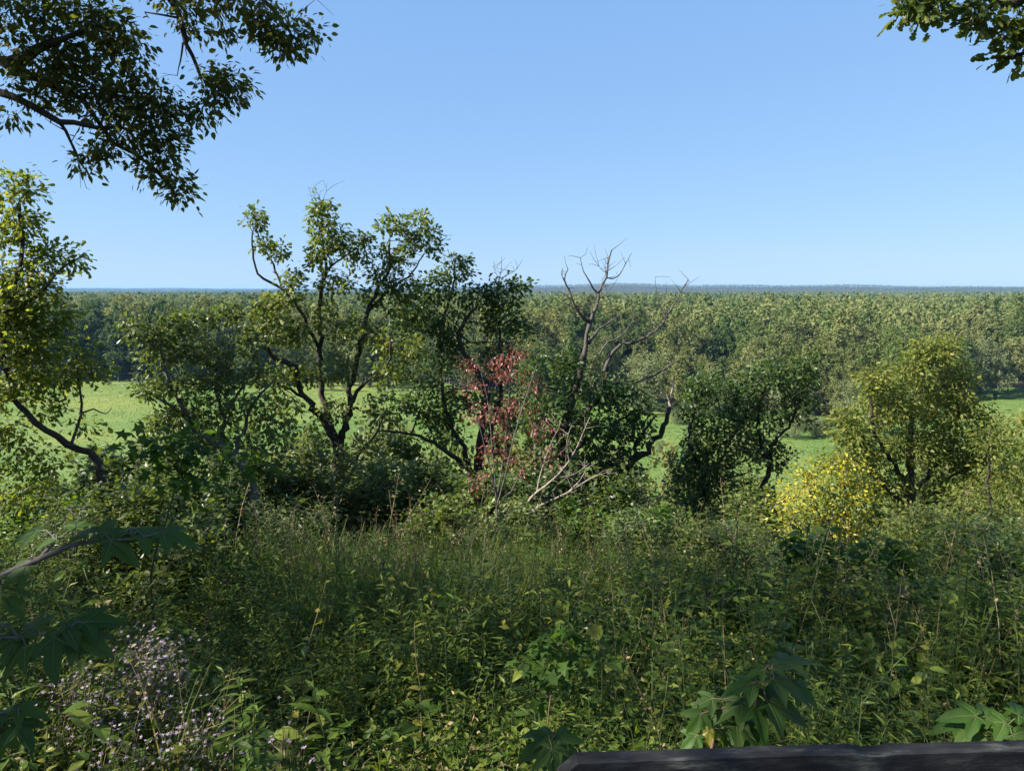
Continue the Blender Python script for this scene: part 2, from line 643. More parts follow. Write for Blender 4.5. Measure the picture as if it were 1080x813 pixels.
# ================================================================== GROUND
def grid_sheet(name, xs, ys, zf, mat):
    X, Y = np.meshgrid(xs, ys)
    Z = zf(X, Y)
    V = np.stack([X, Y, Z], 2).reshape(-1, 3)
    nx, ny = len(xs), len(ys)
    i = np.arange(ny - 1)[:, None] * nx + np.arange(nx - 1)[None]
    q = np.stack([i, i + 1, i + 1 + nx, i + nx], 2).reshape(-1, 4)
    a = Acc()
    a.add(V, [q])
    return kind(link(name, a.mesh(name, [mat], smooth_shade=True)), 'structure')


def geo_range(a, b, first, ratio):
    out = [a]
    s = first
    while out[-1] < b:
        out.append(out[-1] + s)
        s *= ratio
    return np.array(out)


M_SOIL = noise_mat('soil_and_litter', [(.018, .016, .009), (.045, .036, .02), (.07, .06, .03), (.03, .05, .015)], 3.5, .95, 8, .6, .03)
M_FLOORW = noise_mat('woodland_floor', [(.025, .035, .012), (.04, .05, .018)], .05, .95, 4, 0)
pos = geo_range(0, 12000, .7, 1.09)
xs = np.concatenate([-pos[:0:-1], pos])
ys = np.concatenate([-geo_range(0, 60, .8, 1.2)[:0:-1], np.arange(0, 20, .6), geo_range(20, 12500, 1.2, 1.06)])


def ridge_y(x):
    return 5200 + 2300 * smooth((200 - x) / 1500.0)


def ridge_top(x):
    return (24 + 9 * np.sin(x / 900 + 1) + 5 * np.sin(x / 330.0) + 3.5 * np.sin(x / 140. + 2)) * (.45 + .55 * smooth((x + 300) / 1500)) - 7 * smooth((-x - 300) / 1500)


def terrain(X, Y):
    z = ground_z(X, Y)
    t = smooth((Y - ridge_y(X)) / 420.0)
    return z * (1 - t) + ridge_top(X) * t


grid_sheet('ground', xs, ys, terrain, M_SOIL)

# the meadow on the valley floor and the line where the floodplain forest begins
DP = np.array([-500, 0, 100, 300, 430, 600, 700, 760, 840, 900, 960, 1010, 1045, 1100, 1500])
DD = np.array([385, 385, 380, 368, 346, 296, 276, 266, 244, 244, 262, 300, 322, 326, 340.])


def edge_dist(px):
    return np.interp(px, DP, DD) + 8 * np.sin(px / 31.0) + 4 * np.sin(px / 12.1 + 1)


def meadow_mat():
    m = bpy.data.materials.new('meadow_grass')
    nt, nd, ln = nodes_of(m)
    out = nd.new('ShaderNodeOutputMaterial')
    tc = nd.new('ShaderNodeTexCoord')
    mp = nd.new('ShaderNodeMapping')
    mp.inputs['Scale'].default_value = (.10, .32, 1)
    mp.inputs['Rotation'].default_value = (0, 0, .12)
    ln.new(tc.outputs['Object'], mp.inputs['Vector'])
    n1 = nd.new('ShaderNodeTexNoise')
    n1.inputs['Scale'].default_value = 1.0
    n1.inputs['Detail'].default_value = 8
    n1.inputs['Roughness'].default_value = .7
    ln.new(mp.outputs[0], n1.inputs['Vector'])
    n2 = nd.new('ShaderNodeTexNoise')
    n2.inputs['Scale'].default_value = .018
    n2.inputs['Detail'].default_value = 3
    ln.new(tc.outputs['Object'], n2.inputs['Vector'])
    r1 = ramp(nd, [(.06, .105, .024, .25), (.10, .155, .036, .5), (.15, .195, .055, .75)])
    r2 = ramp(nd, [(.72, .86, .7, .35), (1.0, 1.0, 1.0, .5), (1.45, 1.15, 1.1, .68)])
    ln.new(n1.outputs['Fac'], r1.inputs['Fac'])
    ln.new(n2.outputs['Fac'], r2.inputs['Fac'])
    mx = nd.new('ShaderNodeMix')
    mx.data_type = 'RGBA'
    mx.blend_type = 'MULTIPLY'
    mx.inputs[0].default_value = 1
    ln.new(r1.outputs[0], mx.inputs[6])
    ln.new(r2.outputs[0], mx.inputs[7])
    pb = nd.new('ShaderNodeBsdfPrincipled')
    pb.inputs['Roughness'].default_value = .8
    pb.inputs['Specular IOR Level'].default_value = .15
    ln.new(mx.outputs[2], pb.inputs['Base Color'])
    bp = nd.new('ShaderNodeBump')
    bp.inputs['Strength'].default_value = .8
    bp.inputs['Distance'].default_value = .8
    ln.new(n1.outputs['Fac'], bp.inputs['Height'])
    ln.new(bp.outputs[0], pb.inputs['Normal'])
    ln.new(pb.outputs[0], out.inputs['Surface'])
    return m


M_MEADOW = meadow_mat()
pxs = np.arange(-420, 1480, 12.0)
ts = np.linspace(0, 1, 40)
PXg, Tg = np.meshgrid(pxs, ts)
Yg = 79 + Tg * (edge_dist(PXg) + 38 - 79)
Xg = (PXg - CX) / F * Yg
a = Acc()
i = np.arange(len(ts) - 1)[:, None] * len(pxs) + np.arange(len(pxs) - 1)[None]
a.add(np.stack([Xg, Yg, np.full_like(Xg, FLOOR + .05)], 2), [np.stack([i, i + 1, i + 1 + len(pxs), i + len(pxs)], 2).reshape(-1, 4)])
kind(link('meadow', a.mesh('meadow', [M_MEADOW], smooth_shade=True)), 'structure')

# tussocks standing in the meadow
M_TUSS = leaf_mat('meadow_tussock', [(.08, .135, .024), (.115, .175, .035), (.15, .20, .05)], trans=.4, rough=.7, spec=.15, clump=.06)
TUFT = {'v': np.array([[-.5, 0, 0], [.5, 0, 0], [.75, .25, .8], [-.6, .2, 1], [0, -.5, 0], [0, .5, 0], [-.2, .7, .9], [.25, -.6, .7]]), 'f': [(np.array([[0, 1, 2, 3], [4, 5, 6, 7]]), 0)]}
N = 30000
px_ = rng.uniform(-60, 1140, N)
t_ = rng.uniform(0, 1, N) ** .8
y_ = 120 + t_ * (edge_dist(px_) - 120)
th = rng.uniform(0, 2 * math.pi, N)
a = Acc()
a.place(TUFT, np.stack([(px_ - CX) / F * y_, y_, np.full(N, FLOOR + .03)], 1), np.stack([np.cos(th), np.sin(th), np.zeros(N)], 1),
        np.tile([[0, 0, 1.]], (N, 1)), rng.uniform(.12, .32, N))
kind(link('meadow_grass', a.mesh('meadow_grass', [M_TUSS])), 'stuff')['label'] = 'short rough grass tussocks covering the sunny meadow'

# ================================================================== FLOODPLAIN FOREST
QUAD = {'v': np.array([[-.5, -.38, 0], [.45, -.5, .08], [.5, .4, -.06], [-.4, .5, .05]]), 'f': [(np.array([[0, 1, 2, 3]]), 0)]}


def crown_mesh_acc(shape, h, n_clump, n_card, card, r):
    """a crown of loose clumps of leaf sprays round limbs; shape = (widest radius, bottom share, shoulder)"""
    R, bot, sh = shape
    ncol = int(r.integers(3, 6))
    ca = np.arange(ncol) * 6.283 / ncol + r.uniform(0, 6, ncol)
    cd_ = R * r.uniform(.30, .62, ncol)
    cd_[0] = R * .12
    chh = h * r.uniform(.66, .94, ncol)
    chh[0] = h
    cb = h * (bot + r.uniform(0, .22, ncol))
    cR = R * r.uniform(.46, .68, ncol)
    cl, axx = [], []
    for _ in range(n_clump):
        i = int(r.integers(0, ncol))
        t = r.uniform(0, 1) ** .85
        prof = (math.sin(math.pi * min(1, t ** sh) * .9 + .16)) ** .7
        a = r.uniform(0, 2 * math.pi)
        rr = cR[i] * prof * r.uniform(.3, 1) ** .5
        c0 = np.array([cd_[i] * math.cos(ca[i]), cd_[i] * math.sin(ca[i]), 0]) * (.55 + .45 * t)
        cl.append(c0 + np.array([rr * math.cos(a), rr * math.sin(a), cb[i] + (chh[i] - cb[i]) * t]))
        axx.append(c0 + np.array([0, 0, cb[i] + (chh[i] - cb[i]) * max(0, t - .12)]))
    cl = np.array(cl)
    axx = np.array(axx)
    n = len(cl)
    idx = np.repeat(np.arange(n), n_card)
    cr = (r.uniform(.7, 1.4, n)[idx] * R * .17)
    off = r.normal(0, 1, (len(idx), 3))
    off /= np.linalg.norm(off, axis=1, keepdims=True)
    off *= (r.uniform(0, 1, (len(idx), 1)) ** .5) * cr[:, None] * np.array([.9, .9, 1.25])
    pos = cl[idx] + off
    outw = pos - axx[idx]
    outw /= np.linalg.norm(outw, axis=1, keepdims=True) + 1e-6
    nr = outw * .9 + off / (cr[:, None] + 1e-6) * .4 + r.normal(0, .38, pos.shape) + np.array([0, 0, .1])
    ax = r.normal(0, 1, pos.shape) * np.array([.7, .7, 1.2])
    return cl, pos, ax, nr, card * r.uniform(.6, 1.3, len(idx))


SHAPES = {   # widest radius / height, bottom, shoulder
    'cottonwood': (.27, .08, .85), 'maple': (.32, .06, .8), 'willow': (.40, .03, .75), 'dark': (.21, .05, .9), 'yellowing': (.29, .08, .85)}
KINDS_F = list(SHAPES)
UNIT_H = 30.0
CROWNS = {}
for kf in KINDS_F:
    CROWNS[kf] = []
    for v in range(4):
        r = np.random.default_rng(100 + 7 * v + 31 * KINDS_F.index(kf))
        R, bot, sh = SHAPES[kf]
        cl, p_, ax_, nr_, sz_ = crown_mesh_acc((R * UNIT_H * r.uniform(.88, 1.12), bot, sh * r.uniform(.9, 1.15)), UNIT_H, 140, 32, .54, r)
        a = Acc()
        a.place(QUAD, p_, ax_, nr_, sz_)
        cm = a.mesh('crown', [MF[kf]])
        w = Acc()
        top = np.array([r.normal(0, .6), r.normal(0, .6), UNIT_H * .82])
        q, rd = spline([np.array([0, 0, -.6]), np.array([r.normal(0, .3), r.normal(0, .3), UNIT_H * .4]), top], [.42, .3, .08], 3)
        tube(w, q, rd, 6)
        for k in r.integers(0, len(cl), 16):
            c = cl[k]
            j = np.argmin(np.abs(q[:, 2] - c[2] * .72))
            tube(w, np.array([q[j], (q[j] * .45 + c * .55) + np.array([0, 0, .4]), c]), [rd[j] * .5, rd[j] * .3, .04], 4)
        CROWNS[kf].append((cm, w.mesh('trunk', [M_FBARK], smooth_shade=True)))

LOD = {1: [], 2: []}
for kf in KINDS_F:
    R, bot, sh = SHAPES[kf]
    for lod, (nc, nk, cs) in ((1, (60, 9, .98)), (2, (20, 3, 1.9))):
        for v in range(3):
            r = np.random.default_rng(900 + 13 * v + 5 * KINDS_F.index(kf) + lod)
            cl, p_, ax_, nr_, sz_ = crown_mesh_acc((R * UNIT_H, max(bot, .3 if lod == 2 else bot), sh), UNIT_H, nc, nk, cs, r)
            a = Acc()
            a.place(QUAD, p_, ax_, nr_, sz_)
            tm = a.template()
            tm['f'] = [(f, KINDS_F.index(kf)) for f, _ in tm['f']]
            LOD[lod].append(tm)


def fnoise(x, y, s, ph):
    return np.sin(x / s + ph) * np.cos(y / s * 1.3 + 2 * ph) + .6 * np.sin(x / s * 2.3 + y / s * 1.7 + 3 * ph)


def clearing(x, y):
    px = CX + F * x / y
    c = (px < 285 + 10 * np.sin(y / 40)) & (y > 560) & (y < 840)
    return c


# jittered plots, spacing widening with distance
spots = []
y = 236.0
while y < 5100:
    s = 14.6 if y < 460 else (14.6 + (y - 460) * .008 if y < 800 else 17.3 + (y - 800) * .0065)
    half = y * .79 + 25
    n = int(2 * half / s)
    x = -half + (np.arange(n) + rng.uniform(-.42, .42, n)) * s
    yy = y + rng.uniform(-.42, .42, n) * s
    spots.append(np.stack([x, yy], 1))
    y += s
spots = np.concatenate(spots)
pxv = CX + F * spots[:, 0] / spots[:, 1]
ok = (spots[:, 1] > edge_dist(pxv) + 3) & ~clearing(spots[:, 0], spots[:, 1]) & (spots[:, 1] < ridge_y(spots[:, 0]) - 40)
spots, pxv = spots[ok], pxv[ok]
beyond = spots[:, 1] - edge_dist(pxv)
rise = smooth(beyond / 140.0)
hh = 20.0 + 12.5 * rise + 4.0 * fnoise(spots[:, 0], spots[:, 1], 46, .7) + 2.2 * fnoise(spots[:, 0], spots[:, 1], 170, 2.) + rng.normal(0, 3.4, len(spots)) + 5.5 * (rng.uniform(0, 1, len(spots)) < .10)
hh += 9 * smooth((470 - pxv) / 300) * smooth((700 - spots[:, 1]) / 250) * (1 - rise)
hh += 5 * smooth((pxv - 960) / 60) * (1 - rise)
hh += np.where((pxv < 300) & (spots[:, 1] > 830) & (spots[:, 1] < 1200), 6, 0)
hh = np.clip(hh * 1.1, 13, 44)
gap = fnoise(spots[:, 0] + 40, spots[:, 1], 27, .3) + .5 * fnoise(spots[:, 0], spots[:, 1], 90, 1.1)
hh = np.where((gap < -1.15) & (beyond > 18) & (spots[:, 1] < 1600), hh * .45, hh)
tn = fnoise(spots[:, 0], spots[:, 1], 33, 1.9) + rng.normal(0, .8, len(spots))
kidx = np.select([tn < -1.15, tn < .0, tn < .85, tn < 1.5], [3, 1, 0, 0], 4)
edge_w = (beyond < 20) & (rng.uniform(0, 1, len(spots)) < .42)
kidx = np.where(edge_w, 2, kidx)
kidx = np.where((pxv < 420) & (beyond < 26), np.where(rng.uniform(0, 1, len(spots)) < .6, 3, 1), kidx)  # left edge gets darker foliage, standing in for its shaded side

inview = (pxv > -25) & (pxv < 1105)
order = np.argsort(np.where(inview, beyond, 1e6))
near = np.zeros(len(spots), bool)
near[order[:296]] = True

LOOK = {'cottonwood': 'tall pale green tree', 'maple': 'full mid green tree', 'willow': 'low rounded grey green tree',
        'dark': 'narrow dark green tree', 'yellowing': 'tall yellowing olive tree'}
SEG = [(150, 'beside the leafy backlit oak'), (330, 'behind the low spreading oak'), (470, 'behind the tall many-stemmed oak'),
       (590, 'behind the red-leaved dead sapling'), (720, 'behind the bare dead-topped oak'),
       (870, 'above the dark twin-trunked oak'), (960, 'left of the yellowish hickory'), (2000, 'right of the yellowish hickory')]
for j in np.nonzero(near)[0]:
    kf = KINDS_F[kidx[j]]
    cm, tmh = CROWNS[kf][rng.integers(0, 4)]
    x, y = spots[j]
    row = 'edging the meadow' if beyond[j] < 14 else ('inside the forest edge' if beyond[j] < 32 else 'deep in the forest')
    seg = next(t for lim, t in SEG if pxv[j] < lim)
    root = empty('forest_tree', (x, y, FLOOR), f'{LOOK[kf]} {row}, {seg}', 'tree', f'forest trees: {LOOK[kf]} {row} {seg}')
    root.rotation_euler = (0, 0, rng.uniform(0, 6.28))
    s = hh[j] / UNIT_H
    root.scale = (s * rng.uniform(1.0, 1.35), s * rng.uniform(1.0, 1.35), s)
    link('trunk', tmh, root)
    link('crown', cm, root)

# low bushes and saplings fringing the forest edge
for i in range(46):
    px = rng.uniform(40, 1078)
    y = edge_dist(px) + rng.uniform(-3, 3)
    kf = ['willow', 'maple', 'willow', 'dark'][i % 4]
    cm, tk = CROWNS[kf][i % 4]
    nm = {'willow': 'grey-green', 'maple': 'mid green', 'dark': 'dark green'}[kf]
    seg = next(t for lim, t in SEG if px < lim)
    root = empty('edge_bush', ((px - CX) / F * y, y, FLOOR), f'low {nm} bush fringing the forest on the meadow, {seg}', 'bush', f'edge bushes: {nm} {seg}')
    s = rng.uniform(.10, .26)
    root.scale = (s * 1.3, s * 1.3, s)
    root.rotation_euler = (0, 0, rng.uniform(0, 6.28))
    link('stems', tk, root)
    link('foliage', cm, root)

rest = ~near
acc = Acc()
for lod, sel in ((1, rest & (spots[:, 1] < 900)), (2, rest & (spots[:, 1] >= 900))):
    for k in range(len(KINDS_F)):
        for v in range(3):
            s = np.nonzero(sel & (kidx == k))[0]
            s = s[s % 3 == v]
            n = len(s)
            th = rng.uniform(0, 6.28, n)
            acc.place(LOD[lod][k * 3 + v], np.stack([spots[s, 0], spots[s, 1], np.full(n, FLOOR)], 1),
                      np.stack([np.cos(th), np.sin(th), 0 * th], 1), np.tile([[0, 0, 1.]], (n, 1)), hh[s] / UNIT_H)
# woods clothing the far ridge
xr = np.arange(-7600, 7600, 19.0)
pts = []
for k in range(34):
    x = xr + rng.uniform(-9, 9, len(xr))
    y = ridge_y(x) - 60 + k * 17 + rng.uniform(-8, 8, len(xr))
    pts.append(np.stack([x, y], 1))
pts = np.concatenate(pts)
pts = pts[np.abs(pts[:, 0]) < pts[:, 1] * .8]
zt = terrain(pts[:, 0], pts[:, 1])
n = len(pts)
kr = np.select([rng.uniform(0, 1, n) < .45, rng.uniform(0, 1, n) < .6], [1, 0], 3)
for k in (0, 1, 3):
    s = np.nonzero(kr == k)[0]
    th = rng.uniform(0, 6.28, len(s))
    tm = dict(LOD[2][k * 3])
    acc.place(tm, np.stack([pts[s, 0], pts[s, 1], zt[s] - 6], 1), np.stack([np.cos(th), np.sin(th), 0 * th], 1),
              np.tile([[0, 0, 1.]], (len(s), 1)), rng.uniform(.55, .95, len(s)))
w = link('woods', acc.mesh('woods', [MF[k] for k in KINDS_F]))
kind(w, 'stuff')
w['label'] = 'unbroken mass of floodplain forest stretching to the far ridge'

# ================================================================== AIR, SKY, SUN, CAMERA
def box(name, lo, hi, mat):
    x0, y0, z0 = lo
    x1, y1, z1 = hi
    V = [(x0, y0, z0), (x1, y0, z0), (x1, y1, z0), (x0, y1, z0), (x0, y0, z1), (x1, y0, z1), (x1, y1, z1), (x0, y1, z1)]
    a = Acc()
    a.add(V, [np.array([[0, 3, 2, 1], [4, 5, 6, 7], [0, 1, 5, 4], [1, 2, 6, 5], [2, 3, 7, 6], [3, 0, 4, 7]])])
    return link(name, a.mesh(name, [mat]))


HAZE = True
if HAZE:
    m = bpy.data.materials.new('valley_air')
    nt, nd, ln = nodes_of(m)
    out = nd.new('ShaderNodeOutputMaterial')
    vol = nd.new('ShaderNodeVolumePrincipled')
    vol.inputs['Color'].default_value = (.26, .56, 1.0, 1)
    vol.inputs['Density'].default_value = 0.000048
    vol.inputs['Anisotropy'].default_value = .1
    ln.new(vol.outputs[0], out.inputs['Volume'])
    kind(box('haze', (-13500, -120, FLOOR - 2), (13500, 14500, 36), m), 'stuff')['label'] = 'thin blue haze over the valley'

world = bpy.data.worlds.new('World')
bpy.context.scene.world = world
world.use_nodes = True
nt = world.node_tree
for n in list(nt.nodes):
    nt.nodes.remove(n)
sky = nt.nodes.new('ShaderNodeTexSky')
sky.sky_type = 'NISHITA'
sky.sun_disc = False
sky.sun_elevation = SUN_EL
sky.sun_rotation = -SUN_AZ
sky.altitude = 200
sky.air_density = .85
sky.dust_density = .15
sky.ozone_density = 2.5
bg = nt.nodes.new('ShaderNodeBackground')
bg.inputs['Strength'].default_value = .1
wo = nt.nodes.new('ShaderNodeOutputWorld')
# soften the contrast of the sky model towards a hazy late-summer sky
sp_ = nt.nodes.new('ShaderNodeSeparateColor')
cb_ = nt.nodes.new('ShaderNodeCombineColor')
nt.links.new(sky.outputs[0], sp_.inputs[0])
for k_, (ex, mul) in enumerate(((.43, .79), (.355, 1.23), (.22, 2.16))):
    pw = nt.nodes.new('ShaderNodeMath')
    pw.operation = 'POWER'
    pw.inputs[1].default_value = ex
    ml = nt.nodes.new('ShaderNodeMath')
    ml.operation = 'MULTIPLY'
    ml.inputs[1].default_value = mul
    nt.links.new(sp_.outputs[k_], pw.inputs[0])
    nt.links.new(pw.outputs[0], ml.inputs[0])
    nt.links.new(ml.outputs[0], cb_.inputs[k_])
nt.links.new(cb_.outputs[0], bg.inputs['Color'])
nt.links.new(bg.outputs[0], wo.inputs['Surface'])

ld = bpy.data.lights.new('sun', 'SUN')
ld.energy = 5.0
ld.angle = math.radians(.53)
ld.color = (1.0, .93, .82)
so = bpy.data.objects.new('sun', ld)
C.objects.link(so)
from mathutils import Vector
so.rotation_euler = Vector(SUN_DIR.tolist()).to_track_quat('Z', 'Y').to_euler()
so.location = (-20, 10, 30)

cd = bpy.data.cameras.new('camera')
cam = bpy.data.objects.new('camera', cd)
C.objects.link(cam)
cam.location = (0, 0, 0)
cam.rotation_euler = (math.pi / 2 - PITCH, 0, 0)
cd.sensor_width = 36
cd.lens = F / 1080 * 36
cd.clip_start = .05
cd.clip_end = 30000
sc = bpy.context.scene
sc.camera = cam
sc.view_settings.view_transform = 'Standard'
sc.view_settings.look = 'None'
sc.view_settings.exposure = 1.64
sc.view_settings.gamma = 1
sc.view_settings.use_curve_mapping = False
cy = sc.cycles
cy.max_bounces = 6
cy.diffuse_bounces = 3
cy.glossy_bounces = 2
cy.transmission_bounces = 4
cy.transparent_max_bounces = 6
cy.volume_bounces = 0
cy.caustics_reflective = False
cy.caustics_refractive = False
cy.use_denoising = True
try:
    cy.denoiser = 'OPENIMAGEDENOISE'
    cy.denoising_input_passes = 'RGB_ALBEDO_NORMAL'
except Exception:
    pass
cy.sample_clamp_indirect = 6

OVATE_S = leaf_from_outline([0, .42, 1], [0, .27, 0], .22, .2)
# ================================================================== TREES ON THE BROW
# tall many-stemmed oak
hero_tree('oak_tree', 'tall many-stemmed oak with a leafy crown rising highest above the horizon', 14.5,
    [(.20, .13, [(362, 520), (358, 490), (356, 468)]),
     (.11, .055, [(357, 476), (343, 447, -.1), (323, 420, -.3), (309, 388, -.4), (294, 379, -.5), (277, 366, -.6), (262, 358, -.7)]),
     (.12, .02, [(357, 470), (346, 440, .1), (339, 416, .2), (337, 357, .2), (338, 307, .1), (344, 289, 0), (341, 254, 0), (339, 212, 0)]),
     (.06, .02, [(339, 380, .2), (330, 354), (315, 325, -.2), (297, 305, -.3), (272, 289, -.4), (266, 257, -.5), (267, 243, -.5)]),
     (.035, .012, [(297, 305, -.3), (289, 280, -.2), (277, 260, -.2), (270, 239, -.2), (269, 220, -.2)]),
     (.04, .012, [(344, 289), (355, 277, .2), (364, 270, .3), (378, 262, .5)]),
     (.11, .03, [(359, 478), (366, 432, .3), (371, 395, .3), (380, 363, .3), (388, 328, .4), (401, 301, .4), (410, 283, .4), (411, 254, .4)]),
     (.05, .02, [(388, 328, .4), (407, 310, .6), (430, 292, .8), (446, 270, .9)]),
     (.07, .025, [(362, 462), (374, 418, -.2), (389, 401, -.4), (410, 384, -.5), (412, 360, -.6)]),
     (.05, .02, [(322, 419, -.3), (300, 408, -.5), (284, 400, -.7)]),
     (.06, .02, [(368, 505), (378, 480, .3), (398, 455, .5), (408, 430, .5)])],
    [(269, 230, 10, 13, 9, -.3), (276, 256, 9, 8, 6, -.3), (293, 266, 9, 9, 7, -.3), (340, 224, 14, 17, 16), (345, 250, 20, 16, 20), (336, 268, 16, 16, 15),
     (373, 262, 15, 18, 18, .4), (386, 256, 7, 8, 5, .5), (352, 298, 24, 12, 15), (310, 298, 14, 13, 12, -.3), (302, 318, 20, 12, 12, -.3), (277, 322, 14, 10, 8, -.4),
     (415, 235, 16, 11, 13, .5), (441, 240, 20, 16, 20, .8), (456, 258, 9, 17, 10, .9), (422, 268, 20, 18, 22, .6), (404, 290, 17, 14, 16, .4), (394, 312, 14, 12, 10, .4),
     (430, 305, 24, 14, 18, .7), (436, 330, 28, 16, 20, .5), (288, 345, 26, 18, 22, -.6), (268, 336, 14, 10, 8, -.6), (318, 350, 22, 16, 16, -.2), (340, 330, 18, 18, 10),
     (368, 348, 22, 18, 16), (290, 398, 24, 14, 18, -.6), (322, 392, 20, 14, 14, -.3), (400, 358, 22, 18, 18), (352, 386, 22, 16, 14), (410, 390, 20, 14, 14, -.4),
     (425, 368, 22, 14, 16, -.3), (352, 432, 24, 12, 10, -.3), (300, 430, 22, 14, 14, -.5), (405, 430, 22, 18, 16, .4), (385, 465, 20, 18, 10, .3), (330, 462, 22, 14, 10, -.3)],
    M_OAK, M_BARK, [OAK, OAK2], .10, 9, .06, dens=2.3,
    dead=[(.012, .003, [(339, 214), (334, 203), (325, 197)]), (.01, .003, [(340, 212), (344, 202), (345, 193)]), (.008, .003, [(266, 245, -.5), (262, 236, -.5), (258, 232, -.5)])], dead_mat=M_BARKG)

# low spreading oak, left of it
hero_tree('oak_tree', 'low spreading oak with crooked grey limbs, left of the tall many-stemmed oak', 12.5,
    [(.15, .10, [(268, 535), (262, 505), (246, 483), (226, 468)]),
     (.09, .03, [(226, 468), (205, 452, -.2), (190, 425, -.3), (176, 398, -.4), (170, 372, -.4), (158, 362, -.4)]),
     (.07, .025, [(246, 483), (258, 450, .4), (268, 425, .5), (288, 402, .6)]),
     (.06, .02, [(232, 471), (236, 440, .2), (226, 410, .3), (216, 380, .4), (212, 352, .4)]),
     (.05, .02, [(200, 445, -.2), (175, 425, -.4), (150, 410, -.6)]),
     (.05, .015, [(236, 440, .2), (252, 415, .4), (262, 390, .5), (272, 372, .6)]),
     (.04, .012, [(226, 410, .3), (238, 380, .5), (246, 350, .6), (242, 325, .6)]),
     (.03, .012, [(158, 362, -.4), (150, 345, -.4)])],
    [(148, 348, 24, 13, 20, -.4), (183, 342, 24, 14, 20, -.2), (215, 338, 20, 12, 15, .3), (241, 328, 14, 12, 11, .5), (170, 372, 26, 14, 22, -.3), (203, 368, 22, 14, 18, .2),
     (232, 374, 20, 14, 15, .4), (160, 408, 22, 14, 18, -.5), (200, 408, 28, 16, 26, -.2), (236, 404, 22, 16, 20, .3), (261, 362, 18, 16, 14, .5), (271, 394, 18, 14, 12, .5),
     (182, 440, 26, 14, 24, -.3), (228, 432, 26, 16, 22, .1), (272, 428, 24, 16, 20, .5), (212, 458, 26, 12, 20), (165, 452, 18, 10, 10, -.5), (292, 455, 24, 16, 18, .4), (250, 468, 28, 14, 16, .2), (300, 490, 22, 16, 12, .4), (236, 500, 26, 14, 14)],
    M_SHRUB, M_BARKG, [OAK, OAK2], .09, 9, .06, dens=2.2)

# leafy oak on the left edge
hero_tree('oak_tree', 'leafy backlit oak at the left edge, its limb curving low over the meadow', 9.0,
    [(.075, .055, [(112, 520), (104, 488), (92, 478), (72, 470)]),
     (.062, .03, [(72, 470), (48, 452, -.2), (28, 436, -.3), (14, 418, -.4), (4, 380, -.5), (8, 330, -.5), (22, 270, -.4), (20, 215, -.3)]),
     (.034, .014, [(74, 471), (82, 448, .2), (86, 425, .3), (82, 398, .3), (80, 372, .3)]),
     (.045, .012, [(6, 340, -.5), (28, 320, -.3), (50, 300, -.2), (68, 280, 0), (90, 270, .1)]),
     (.04, .012, [(4, 390, -.5), (26, 372, -.4), (44, 352, -.3), (60, 340, -.2)]),
     (.04, .012, [(14, 418, -.4), (-20, 400, -.4), (-60, 370, -.2)]),
     (.02, .006, [(84, 436, .3), (98, 432, .5), (112, 436, .6), (118, 430, .7)])],
    [(18, 198, 20, 16, 24, -.3), (12, 235, 24, 22, 34, -.3), (44, 268, 20, 13, 20, -.2), (76, 272, 18, 7, 10, .1), (28, 298, 34, 18, 44, -.3), (10, 330, 26, 22, 36, -.4),
     (50, 332, 28, 16, 30, -.2), (28, 368, 38, 20, 50, -.4), (20, 405, 30, 20, 34, -.4), (84, 368, 16, 12, 14, .3), (96, 392, 16, 12, 14, .3), (60, 398, 26, 14, 24, .1),
     (52, 428, 20, 12, 12), (6, 456, 24, 18, 20, -.4), (28, 486, 34, 14, 24, -.2), (18, 520, 30, 18, 26, -.2), (-40, 300, 40, 60, 80, -.3), (-50, 420, 40, 50, 60, -.3), (88, 450, 12, 8, 5, .3)],
    M_BACKLIT, M_BARK, [OAK, OAK2], .075, 9, .08, thin=.006, dens=1.75)

